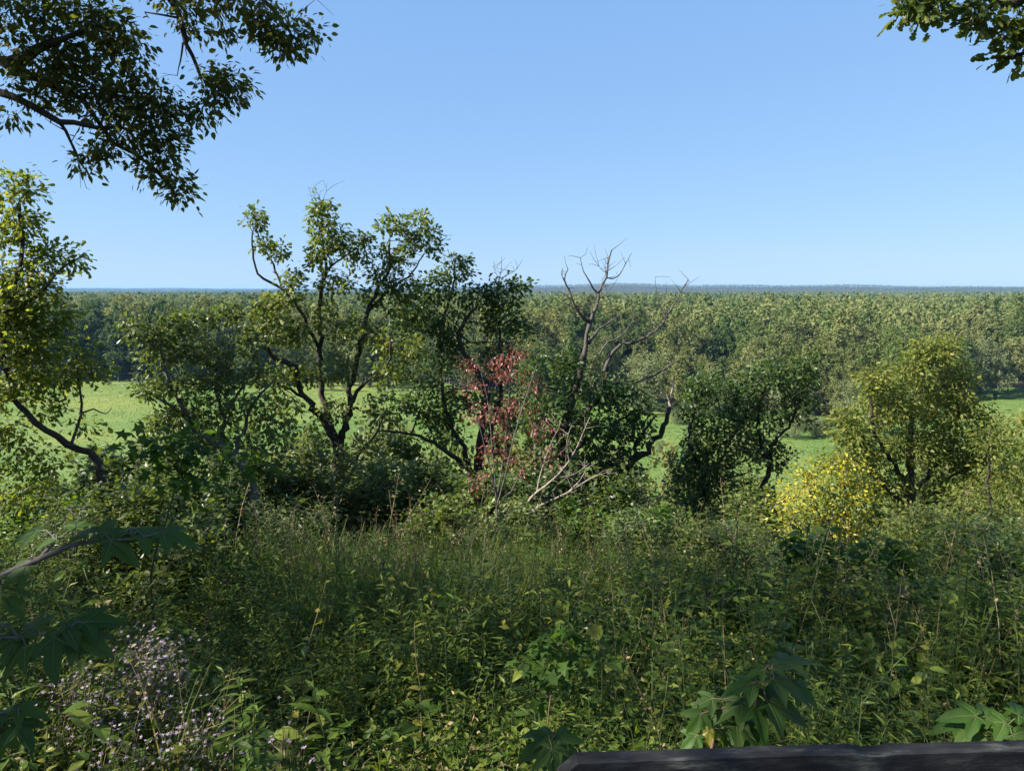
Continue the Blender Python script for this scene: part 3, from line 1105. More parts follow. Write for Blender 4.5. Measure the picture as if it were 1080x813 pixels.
# centre oak behind the red sapling
hero_tree('oak_tree', 'dark oak with a low arching limb, behind the red-leaved sapling', 15.5,
    [(.17, .12, [(506, 535), (503, 500), (505, 470)]),
     (.12, .05, [(505, 470), (509, 450), (514, 412), (505, 398), (496, 385), (488, 366), (484, 350), (492, 338), (501, 325)]),
     (.12, .03, [(503, 500), (494, 496), (482, 485, -.2), (469, 475, -.3), (450, 462, -.4), (434, 457, -.5), (402, 454, -.6)]),
     (.09, .03, [(498, 500), (489, 471, .3), (478, 452, .3), (470, 433, .3), (465, 402, .4), (462, 370, .5), (470, 330, .5), (478, 300, .5), (480, 275, .5)]),
     (.04, .012, [(484, 350), (494, 361, .2), (517, 361, .3), (555, 361, .4)]),
     (.09, .03, [(506, 478), (524, 440, .3), (530, 400, .3), (527, 360, .3), (527, 312, .3)]),
     (.04, .015, [(478, 452, .3), (452, 430, .3), (438, 410, .3), (436, 385, .3)]),
     (.03, .012, [(434, 457, -.5), (440, 440, -.5), (446, 425, -.5)])],
    [(480, 283, 20, 14, 18, .5), (458, 305, 22, 17, 22, .4), (440, 338, 28, 16, 24, .3), (528, 310, 20, 17, 26, .3), (525, 338, 22, 18, 26, .3), (548, 300, 12, 10, 7, .3), (470, 340, 28, 18, 26, .3),
     (500, 312, 18, 12, 14, .3), (468, 372, 26, 18, 26, .4), (445, 395, 28, 16, 24, .3), (438, 425, 24, 16, 20, .2), (530, 378, 24, 20, 24, .3), (480, 425, 26, 20, 24, .3),
     (470, 455, 22, 16, 16, .2), (515, 430, 24, 18, 14, .3), (420, 468, 22, 10, 12, -.4), (455, 440, 18, 14, 12), (548, 345, 16, 14, 10, .4), (540, 425, 20, 20, 12, .5)],
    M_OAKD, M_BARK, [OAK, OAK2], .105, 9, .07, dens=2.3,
    dead=[(.022, .004, [(527, 312, .3), (527, 295, .3), (529, 283, .3), (529, 270, .3)]), (.016, .004, [(528, 295, .3), (537, 289, .3), (545, 284, .3), (551, 274, .3)]),
          (.01, .003, [(527, 298, .3), (523, 288, .3), (520, 282, .3)])])

# dead-topped oak
hero_tree('oak_tree', 'dead-topped oak with bare silvery branches above dark leaves', 15.0,
    [(.25, .17, [(588, 545), (590, 505), (594, 470), (597, 448)]),
     (.16, .07, [(597, 448), (603, 416), (612, 394), (616, 372)]),
     (.12, .05, [(596, 462), (615, 440, .4), (634, 410, .5), (641, 388, .5)]),
     (.09, .03, [(594, 470), (575, 440, -.3), (566, 415, -.4), (570, 392, -.4)]),
     (.10, .03, [(592, 490), (620, 462, .5), (648, 446, .6), (672, 432, .6)]),
     (.07, .03, [(590, 500), (608, 492, -.3), (632, 490, -.4)]),
     (.05, .02, [(634, 412, .5), (655, 404, .6), (672, 400, .6)])],
    [(600, 392, 22, 16, 22), (630, 412, 28, 20, 36, .4), (660, 420, 26, 18, 30, .5), (578, 418, 24, 18, 26, -.3), (646, 448, 34, 18, 38, .5), (608, 448, 34, 22, 40), (578, 468, 28, 20, 28, -.2),
     (604, 492, 28, 24, 36, .2), (640, 478, 26, 20, 30, .5), (568, 446, 18, 16, 14, -.4), (676, 434, 16, 12, 12, .6), (672, 455, 20, 14, 16, .5), (652, 490, 26, 18, 24, .4), (640, 512, 30, 18, 24, .4), (600, 530, 40, 14, 24, .2), (590, 374, 14, 8, 7), (560, 392, 16, 10, 10, -.4), (616, 518, 30, 18, 26, .4), (582, 500, 20, 16, 14)],
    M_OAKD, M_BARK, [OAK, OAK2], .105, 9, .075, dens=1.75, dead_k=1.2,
    dead=[(.065, .05, [(612, 399), (615, 373), (619, 356), (623, 339)]),
          (.045, .012, [(623, 339), (612, 332, -.1), (604, 316, -.2), (600, 305, -.2), (595, 296, -.3), (599, 284, -.3)]),
          (.045, .016, [(623, 339), (630, 320, .1), (631, 309, .2), (639, 293, .2), (641, 279, .3), (645, 264, .3)]),
          (.02, .006, [(640, 293, .2), (646, 294, .3), (653, 290, .3), (660, 278, .4), (666, 267, .4)]),
          (.026, .006, [(630, 309, .2), (622, 298, .1), (615, 286, 0), (612, 272, 0)]),
          (.012, .004, [(604, 316, -.2), (596, 311, -.3), (588, 306, -.4)]),
          (.012, .004, [(595, 296, -.3), (592, 288, -.4), (594, 282, -.4)]),
          (.012, .004, [(641, 287, .2), (636, 286, .2), (632, 281, .1)]),
          (.014, .004, [(628, 322, .1), (634, 318, .2), (640, 310, .2)]),
          (.04, .022, [(621, 362), (628, 352, .2), (636, 344, .3), (653, 333, .5)]),
          (.055, .012, [(637, 392, .4), (643, 375, .5), (653, 365, .5), (675, 358, .6), (696, 345, .7), (704, 332, .8), (712, 320, .8), (718, 308, .8), (726, 295, .9)]),
          (.018, .004, [(703, 334, .8), (695, 322, .8), (692, 306, .8), (691, 292, .8)]),
          (.03, .010, [(632, 374, .4), (641, 361, .5), (654, 356, .6), (664, 344, .7), (669, 332, .7), (665, 320, .7), (660, 309, .7)]),
          (.012, .004, [(704, 332, .8), (700, 322, .8), (702, 312, .9)]),
          (.012, .004, [(696, 345, .7), (688, 336, .6), (684, 326, .6)]),
          (.038, .018, [(668, 404, .6), (680, 400, .7), (696, 392, .8), (708, 384, .9), (717, 380, .9)])])

# two-forked half-dead oak stem
hero_tree('oak_tree', 'leaning forked half-dead oak stem with a pale broken tip, right of the dead-topped oak', 15.6,
    [(.17, .13, [(650, 545), (654, 525), (659, 506), (666, 486)]),
     (.12, .07, [(666, 486), (681, 476), (693, 459), (703, 444), (706, 430)]),
     (.08, .03, [(668, 484), (674, 466, -.2), (684, 449, -.3), (691, 439, -.3)]),
     (.02, .006, [(676, 478), (690, 484, -.2), (700, 488, -.3)]),
     (.015, .005, [(662, 500), (672, 512, -.3), (684, 505, -.5)]), (.06, .03, [(657, 496), (645, 489, -.2), (632, 490, -.4), (613, 489, -.6)])],
    [(640, 520, 18, 14, 8)], M_OAKD, M_BARK, [OAK], .12, 6, .1,
    dead_mat=M_TWIG, dead=[(.065, .02, [(706, 431), (707, 425), (708, 416), (710, 403)]), ])

# red-leaved dead sapling
hero_tree('dead_sapling', 'dead sapling with thin pale stems and drooping reddish brown leaves', 11.8,
    [(.022, .009, [(524, 552), (523, 520), (519, 470), (514, 420), (505, 385)]),
     (.022, .008, [(523, 530), (530, 490, .1), (535, 440, .1), (538, 400, .1), (541, 370, .1)]),
     (.020, .008, [(524, 535), (533, 500, -.2), (545, 450, -.3), (556, 415, -.3), (566, 385, -.3)]),
     (.018, .006, [(523, 520), (516, 490, -.2), (506, 450, -.3), (497, 420, -.3)]),
     (.016, .006, [(526, 540), (546, 505, .2), (562, 470, .2), (574, 440, .2)])],
    [(541, 373, 16, 8, 5), (524, 386, 16, 12, 5), (495, 386, 10, 9, 4), (538, 396, 16, 8, 5), (511, 436, 22, 14, 10), (545, 428, 18, 12, 7), (572, 452, 16, 14, 6), (520, 478, 18, 14, 7),
     (550, 486, 18, 16, 6), (500, 410, 12, 10, 4), (530, 455, 16, 14, 6), (560, 405, 10, 10, 3), (580, 480, 14, 12, 4), (505, 505, 12, 12, 4)],
    M_RED, M_BARKG, [OVATE, LANCE], .055, 7, .07, dens=4.2, droop=.9, thin=.007, wob=.01, cat='sapling')

# bare fallen branches below it
dw_list = [('fallen_branch', 'bleached bare branch leaning up out of the weeds beside the red-leaved sapling', 12.6,
    [(.03, .006, [(548, 548), (560, 525), (584, 505), (604, 480), (622, 440)]), (.015, .004, [(584, 505), (606, 500, .1), (622, 488, .2)]), (.014, .004, [(566, 520), (570, 500, .1), (580, 470, .2), (590, 450, .2)]), (.012, .004, [(600, 485), (598, 465, -.1), (602, 450, -.1)])]),
    ('fallen_branch', 'long pale dead branch lying across the brow under the dead-topped oak', 12.9,
    [(.03, .006, [(550, 545), (572, 532), (598, 520), (622, 505), (640, 498)]), (.014, .004, [(598, 520), (612, 506, .1), (618, 494, .1)]), (.014, .004, [(580, 528), (592, 536, -.2), (606, 534, -.2)]), (.012, .003, [(572, 532), (568, 515, .1), (574, 500, .1)])])]
for nm, lb, dd, lm in dw_list:
    w = Acc()
    first = None
    for r0, r1, pl in lm:
        pts = [P(q[0], q[1], dd + (q[2] if len(q) > 2 else 0)) for q in pl]
        if first is None:
            first = pts[0]
        q, r = spline(pts, np.linspace(r0, r1, len(pts)), .1, .012)
        tube(w, q, r, 6)
        for _ in range(10):
            j = rng.integers(len(q) // 3, len(q))
            v = unit(rng.normal(0, 1, 3) + np.array([0.2, 0, .5])) * rng.uniform(.1, .35)
            tube(w, np.array([q[j], q[j] + v * .5 + rng.normal(0, .02, 3), q[j] + v]), [.005, .004, .002], 4)
    o = link(nm, w.mesh(nm, [M_TWIG], first, True), None, first)
    tag(o, lb, 'branch', 'bleached fallen branches on the brow')

# dark grey-stemmed oak at right of centre
hero_tree('oak_tree', 'dark glossy-leaved twin-trunked oak, left of the yellow-leaved shrub', 17.0,
    [(.17, .12, [(738, 560), (740, 530), (741, 505)]),
     (.12, .04, [(741, 505), (743, 486), (752, 471, .1), (770, 463, .2), (786, 440, .3), (790, 410, .3)]),
     (.10, .04, [(742, 500), (728, 470, -.2), (730, 440, -.3), (738, 412, -.3)]),
     (.11, .05, [(800, 545, .3), (804, 515, .3), (812, 492, .3), (802, 470, .3), (800, 440, .4), (806, 405, .4)]),
     (.08, .03, [(811, 492, .3), (816, 466, .3), (829, 454, .4), (842, 425, .5), (852, 390, .5)]),
     (.05, .02, [(752, 471, .1), (760, 440), (756, 420)]),
     (.06, .02, [(743, 520), (765, 505, -.3), (790, 498, -.4)])],
    [(851, 384, 18, 12, 20, .5), (836, 400, 28, 17, 38, .5), (802, 398, 26, 17, 34, .4), (776, 414, 22, 16, 26, .3), (741, 406, 18, 15, 20, -.3), (729, 430, 16, 18, 18, -.3), (762, 446, 30, 18, 36),
     (800, 438, 32, 20, 44, .3), (842, 428, 22, 18, 26, .5), (740, 462, 22, 18, 24, -.2), (722, 488, 18, 18, 18, -.2), (740, 498, 24, 20, 26, -.2), (798, 468, 26, 14, 20, .2), (724, 520, 24, 18, 24, -.2), (768, 500, 26, 22, 22, -.3),
     (820, 480, 18, 14, 12, .3), (770, 475, 22, 12, 14), (752, 535, 28, 18, 24, -.2)],
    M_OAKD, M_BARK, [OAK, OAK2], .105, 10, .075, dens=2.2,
    dead=[(.03, .006, [(812, 492, .2), (828, 488, 0), (842, 478, -.1), (850, 474, -.1)]), (.03, .005, [(812, 500, .1), (800, 505, -.2), (785, 510, -.3)]), (.02, .005, [(828, 488, 0), (834, 498, -.1), (846, 500, -.2)]), (.02, .004, [(806, 510, .1), (822, 504, -.2), (838, 506, -.3)])])

# yellowish hickory at right
hero_tree('hickory_tree', 'broad yellowish green hickory, tallest tree at the right', 17.0,
    [(.24, .17, [(958, 580), (959, 545), (959, 520)]),
     (.15, .04, [(959, 520), (960, 480), (962, 440, .2), (972, 405, .3), (984, 375, .3)]),
     (.10, .03, [(959, 515), (944, 490, -.4), (926, 465, -.6), (918, 430, -.6), (922, 402, -.6)]),
     (.10, .03, [(960, 525), (980, 500, .4), (1005, 470, .7), (1010, 435, .7), (1006, 405, .7)]),
     (.08, .03, [(976, 555, .2), (978, 530, .2), (1000, 505, .1), (1030, 490, 0), (1050, 480, 0)]),
     (.07, .02, [(957, 535), (935, 515, -.6), (910, 490, -.8), (896, 460, -.8)]),
     (.06, .02, [(962, 530), (1000, 530, -.6), (1040, 535, -.8)])],
    [(985, 373, 24, 12, 30, .3), (960, 394, 22, 18, 32, .2), (1005, 398, 18, 20, 30, .6), (924, 400, 15, 13, 20, -.6), (940, 428, 32, 20, 50, -.3), (990, 428, 34, 24, 60, .5), (896, 455, 18, 16, 26, -.8), (908, 478, 26, 18, 34, -.7),
     (958, 470, 36, 24, 56), (1006, 472, 36, 26, 60, .4), (1040, 490, 30, 22, 40), (1030, 525, 40, 28, 60, -.3), (936, 512, 26, 18, 24, -.4), (985, 515, 30, 18, 24, .3), (1060, 510, 26, 34, 46), (1062, 556, 36, 34, 60, -.4), (1002, 570, 46, 20, 50, -.6), (960, 555, 30, 16, 14, -.4), (1040, 448, 20, 14, 22, .3), (1022, 428, 16, 10, 14, .4), (1062, 470, 20, 14, 18, -.2), (890, 440, 12, 9, 9, -.8), (968, 366, 12, 8, 8, .2), (1000, 362, 10, 7, 7, .3), (878, 490, 14, 12, 12, -.8), (1050, 600, 36, 20, 36, -.8)],
    M_HICK, M_BARK, [OVATE, LANCE], .10, 11, .12, thin=.010, dens=3.6)
hero_tree('hickory_tree', 'small yellowish sapling cut off by the right edge, beside the broad hickory', 15.0,
    [(.06, .015, [(1120, 600), (1112, 540), (1098, 490), (1090, 445)])],
    [(1084, 446, 14, 14, 16), (1096, 480, 20, 22, 24), (1085, 515, 26, 26, 34), (1078, 555, 32, 28, 44), (1095, 590, 30, 24, 30)], M_HICK, M_BARK, [OVATE, LANCE], .10, 9, .09, dens=2.5)

hero_tree('hickory_tree', 'airy light green young hickory at the right edge, standing in front of the broad one', 11.5,
    [(.05, .02, [(1048, 680), (1050, 620), (1046, 560), (1042, 500), (1044, 455)]), (.03, .01, [(1049, 610), (1030, 570, -.2), (1016, 535, -.3)]), (.03, .01, [(1047, 570), (1064, 535, .2), (1074, 500, .3)]), (.025, .008, [(1049, 630), (1020, 605, -.3), (1000, 585, -.4)])],
    [(1044, 462, 20, 16, 12), (1062, 505, 26, 24, 22, .2), (1020, 530, 24, 20, 18, -.3), (1056, 556, 32, 24, 26), (1004, 582, 24, 18, 16, -.4), (1040, 606, 32, 18, 20), (1074, 600, 20, 26, 16, .2)],
    M_HICK, M_BARK, [OVATE, LANCE], .075, 9, .09, dens=4.0, thin=.007)
hero_tree('hickory_sapling', 'light green sapling with pale crooked stems, between the yellow shrub and the right edge', 9.6,
    [(.03, .016, [(956, 660), (955, 620), (952, 596)]), (.022, .008, [(953, 600), (962, 580), (960, 556), (966, 535)]), (.022, .008, [(960, 650), (978, 615, .1), (996, 596, .2), (1002, 570, .2)])],
    [(964, 545, 24, 16, 12), (946, 575, 22, 14, 12), (990, 572, 24, 16, 14, .2), (972, 600, 28, 14, 12), (930, 600, 18, 14, 8, -.2), (1006, 606, 20, 14, 9, .2)],
    M_HICK, M_TWIG, [OVATE], .065, 9, .08, dens=3.4, thin=.006, cat='sapling')
# yellow shrub
hero_tree('yellow_shrub', 'shrub with bright yellow autumn leaves in front of the hickory', 11.0,
    [(.05, .035, [(890, 640), (888, 600), (885, 570)]),
     (.03, .01, [(885, 570), (890, 540), (893, 510), (892, 482)]), (.03, .01, [(886, 580), (868, 550, -.2), (856, 525, -.3), (850, 500, -.3)]),
     (.025, .01, [(886, 590), (904, 560, .2), (912, 530, .3), (910, 500, .3)]), (.025, .01, [(887, 595), (860, 570, -.3), (838, 545, -.4)]), (.02, .008, [(888, 585), (915, 570, .1), (932, 560, .1)])],
    [(890, 488, 14, 10, 16), (854, 505, 18, 13, 22, -.3), (906, 506, 20, 16, 26, .3), (880, 522, 28, 18, 44), (840, 530, 20, 15, 26, -.4), (918, 532, 16, 16, 16, .3), (870, 552, 32, 16, 44, -.2), (834, 560, 16, 12, 14, -.4), (908, 560, 20, 14, 16, .1), (885, 578, 30, 12, 22)],
    M_YEL, M_BARKG, [OVATE], .056, 9, .11, thin=.006, cat='shrub', dens=1.9)

# ------------------------------------------------------------------ branches hanging into the view, with the trees they grow on
# their unseen crowns are thickened for shade, with gaps cut for chosen sun spots
SUNNY = [(470, 715, 3.6, .40), (440, 690, 4.2, .22), (148, 700, 3.5, .30), (255, 745, 2.9, .14), (150, 755, 2.8, .10), (510, 760, 3.0, .2), (60, 560, 7.5, .45), (740, 640, 6, .25), (870, 640, 6, .3), (640, 600, 7.5, .3), (125, 562, 1.72, .10), (150, 566, 1.70, .06), (800, 742, 1.7, .05), (770, 765, 1.69, .05)]
SP = np.array([P(a_, b_, c_) for a_, b_, c_, _ in SUNNY])
SR = np.array([q[3] for q in SUNNY])


def open_crown(cl):  # drops leaf clusters in the sun's way to the chosen spots
    ok_ = np.ones(len(cl), bool)
    for p_, r_ in zip(SP, SR):
        v = cl - p_
        t = v @ SUN_DIR
        dist = np.linalg.norm(v - t[:, None] * SUN_DIR, axis=1)
        ok_ &= ~((dist < r_ + .22) & (t > 0))
    return ok_


bx, by = -6.8, 4.2
bz = GZ(bx, by)
V3 = lambda *q: np.array(q, float)
hero_tree('hickory_tree', 'big hickory out of frame whose dark slender-leaved branches hang into the top left sky', 5.2,
    [(.30, .24, [V3(bx, by, bz - .2), V3(bx + .1, by, bz + 2), V3(bx, by + .1, bz + 4.2)]),
     (.20, .05, [V3(bx, by + .1, bz + 4.0), V3(bx + .4, by, 4.2), V3(bx + .2, by - .3, 6.5), V3(bx + .8, by, 8.5)]),
     (.075, .014, [V3(bx, by, 0.6), V3(-5.2, 4.8, 1.5), (-60, 75), (-10, 92), (30, 108), (62, 128), (100, 134), (130, 135, .2)]),
     (.07, .012, [V3(bx, by, 1.2), V3(-5.0, 4.7, 2.0), (-50, 55, .3), (0, 64, .2), (30, 78, .2), (60, 92, .2), (90, 105, .3), (120, 150, .3), (160, 175, .3), (185, 205, .3)]),
     (.07, .012, [(10, 67, .2), (40, 55, .1), (70, 40, 0), (100, 20, 0)]),
     (.08, .014, [V3(bx, by, 2.2), V3(-5, 4.6, 3.0), (-40, -60, .2), (60, -50, .3), (150, -30, .3), (186, 8, .3), (193, 35, .3), (203, 58, .3), (211, 80, .3)]),
     (.05, .010, [(150, -30, .3), (210, -40, .3), (260, -15, .3), (290, 15, .3), (310, 40, .3)]),
     (.012, .004, [(193, 45, .3), (190, 65, .3), (187, 80, .3)]),
     (.02, .005, [(62, 128), (75, 150), (85, 172), (95, 185)]),
     (.12, .03, [V3(bx, by, 3.0), V3(-4.6, 6.5, 4.5), V3(-3.4, 8.5, 6.0), V3(-2.6, 9.5, 7.5)]),
     (.12, .03, [V3(bx, by, 2.6), V3(-5.2, 2.2, 4.8), V3(-4.2, 0, 6.2)]),
     (.12, .03, [V3(bx, by, 2.4), V3(-9, 5.5, 4.8), V3(-10.5, 7, 7)])],
    [(15, 20, 40, 22, 36), (70, 18, 40, 22, 40, .1), (115, 30, 26, 22, 30, .1), (40, 60, 40, 22, 34, .1), (85, 70, 34, 24, 40, .2), (135, 55, 18, 20, 18, .1), (60, 100, 30, 16, 22, .1), (105, 105, 30, 22, 36, .2), (150, 95, 26, 20, 28, .2), (140, 130, 40, 22, 44, .2), (175, 150, 22, 18, 24, .3),
     (165, 175, 24, 16, 24, .3), (188, 200, 12, 14, 14, .3), (190, 120, 16, 14, 12, .3), (92, 172, 12, 10, 9), (110, 155, 16, 10, 10, .1), (14, 122, 9, 8, 5), (20, 95, 18, 8, 6),
     (200, 25, 16, 12, 9, .3), (215, 5, 26, 12, 16, .3), (225, 78, 16, 12, 14, .3), (240, 100, 18, 16, 18, .3), (215, 118, 14, 12, 10, .3), (250, 85, 10, 12, 6, .3), (235, 35, 14, 7, 6, .3), (285, 22, 24, 22, 32, .3), (300, 48, 16, 12, 16, .3), (322, 34, 14, 10, 10, .3), (255, 5, 26, 12, 14, .3), (180, -5, 20, 10, 8, .3)],
    M_OVER, M_BARK, [LANCE, OVATE], .056, 9, .05, thin=.007, dens=1.7, droop=.5, up=.6, keep=open_crown, depth=1.0,
    world_blobs=[(V3(-6, 4.5, 7.0), V3(3.6, 3.6, 2.6), 520), (V3(-4.0, 8.0, 6.8), V3(2.6, 2.8, 1.8), 340), (V3(-4.4, 1.0, 6.2), V3(2.6, 2.6, 1.8), 300), (V3(-9.5, 6.0, 6.0), V3(2.6, 3.0, 2.6), 240),
                 (V3(-2.2, 1.6, 5.4), V3(3.2, 3.0, 1.3), 700), (V3(-1.5, 5.6, 5.6), V3(3.0, 2.4, 1.2), 520)],
    crown_name='crown')
# opposite one: its leaf sprays fill the top right corner
bx2, by2 = 6.6, 3.0
bz2 = GZ(bx2, by2)
hero_tree('oak_tree', 'oak out of frame whose lobed leaf sprays fill the top right corner of the sky', 5.0,
    [(.2, .15, [V3(bx2, by2, bz2 - .2), V3(bx2, by2, bz2 + 2.5), V3(bx2 - .1, by2 + .1, 2.6)]),
     (.07, .012, [V3(bx2, by2, 1.9), (1200, 20, -.3), (1110, 8), (1085, 3), (1060, 2), (1030, -4), (990, -12), (955, -14)]),
     (.06, .012, [V3(bx2, by2, 1.2), V3(5.2, 4.4, 1.7), (1130, 45), (1095, 55), (1075, 56), (1062, 62)]),
     (.02, .005, [(1055, 2), (1045, 10), (1034, 14)])],
    [(962, 2, 11, 12, 12), (978, 8, 11, 9, 8), (990, -8, 14, 8, 8), (1005, -2, 6, 5, 3), (1022, 4, 6, 8, 5), (1030, 18, 8, 11, 9), (1038, 12, 8, 8, 5), (1055, 6, 7, 9, 5), (1066, 36, 10, 12, 10), (1062, 52, 7, 11, 7), (1078, 26, 8, 10, 6), (1078, 54, 7, 8, 5), (1110, 36, 24, 26, 24), (1100, -14, 30, 14, 20)],
    M_OAK, M_BARK, [OAK, OAK2], .075, 7, .055, thin=.007, depth=1.0,
    keep=open_crown, world_blobs=[(V3(7.0, 3.2, 4.6), V3(2.2, 2.0, 1.6), 260), (V3(3.6, 2.0, 5.6), V3(3.0, 3.2, 1.3), 620)])

# unseen copies added to screen the sky, as more of the wood behind the viewer
src = [o for o in C.objects if o.get('label', '').startswith('big hickory')][0]
for x_, y_, rz, lab in ((-9.5, -9.5, 2.4, 'unseen hickory added to the wood behind the overlook, on its sunny side'), (-1.0, -8.5, 4.2, 'unseen hickory added to the wood straight behind the overlook'),
                        (7.5, -5.5, 1.2, 'unseen hickory added to the wood behind the overlook, at the far end of the railing'), (-15.5, 9.5, 3.3, 'unseen hickory added to the wood on the sunny side, beyond the big hickory')):
    r_ = src.copy()
    C.objects.link(r_)
    r_['label'] = lab
    r_['group'] = 'hickories of the wood round the overlook'
    r_.location = (x_, y_, GZ(x_, y_))
    r_.rotation_euler = (0, 0, rz)
    for ch in list(src.children):
        c_ = ch.copy()
        C.objects.link(c_)
        c_.parent = r_
src['group'] = 'hickories of the wood round the overlook'

# unseen oak added on the sunny side; its dense crown shades the near brow
sx, sy = -9.0, 0.5
sz = GZ(sx, sy)
hero_tree('oak_tree', 'wide dense unseen oak added beside the overlook, its crown shading the near brow', 5.0,
    [(.42, .36, [V3(sx, sy, sz - .3), V3(sx + .1, sy, sz + 1.8), V3(sx, sy, sz + 3.4)]),
     (.26, .06, [V3(sx, sy, .6), V3(sx + .6, sy + 1.5, 3.4), V3(sx + .4, sy + 2.4, 6.5)]),
     (.24, .05, [V3(sx, sy, .4), V3(sx + 3, sy - .4, 3.6), V3(sx + 6, sy - .6, 5.2), V3(sx + 10, sy - .4, 6.0)]),
     (.2, .05, [V3(sx, sy, .2), V3(sx - .4, sy + 3, 1.4), V3(sx + .6, sy + 5.2, 2.6)]),
     (.2, .05, [V3(sx, sy, .2), V3(sx - .2, sy - 2.5, 2), V3(sx + .6, sy - 4.5, 3.5)]),
     (.16, .05, [V3(sx, sy, 0), V3(sx + 1.4, sy + 1.8, .2), V3(sx + 2.4, sy + 3.6, .4)])],
    [], M_OVER, M_BARK, [OVATE_S], .15, 85, .42, thin=.012, droop=.4, up=.6, keep=open_crown,
    world_blobs=[(V3(-8.6, 1.8, 3.6), V3(2.9, 5.4, 5.6), 280), (V3(-7.6, 3.4, .6), V3(1.5, 2.6, 1.8), 50), (V3(-3.6, -.6, 5.6), V3(3.4, 3.4, 1.2), 80), (V3(1.5, -.6, 6.2), V3(3.6, 3.4, 1.2), 60)])

# ================================================================== PLANTS OF THE BROW
OVATE_S = leaf_from_outline([0, .42, 1], [0, .27, 0], .22, .2)
LANCE_S = leaf_from_outline([0, .4, 1], [0, .10, 0], .3, .35)


def blade_strip(L, w, lean, az, r, segs=4, kink=None):
    t = np.linspace(0, 1, segs + 1)
    bend = lean * t ** 1.8
    h = L * (t - .38 * lean * t ** 2.6)
    d = L * bend
    ca, sa = math.cos(az), math.sin(az)
    c = np.stack([d * ca, d * sa, h], 1)
    ww = w * (1 - t ** 1.7) + .0006
    s = np.array([-sa, ca, 0]) * ww[:, None]
    V = np.concatenate([c - s, c + s])
    n = segs + 1
    q = np.array([[i, i + 1, n + i + 1, n + i] for i in range(segs)])
    return V, q


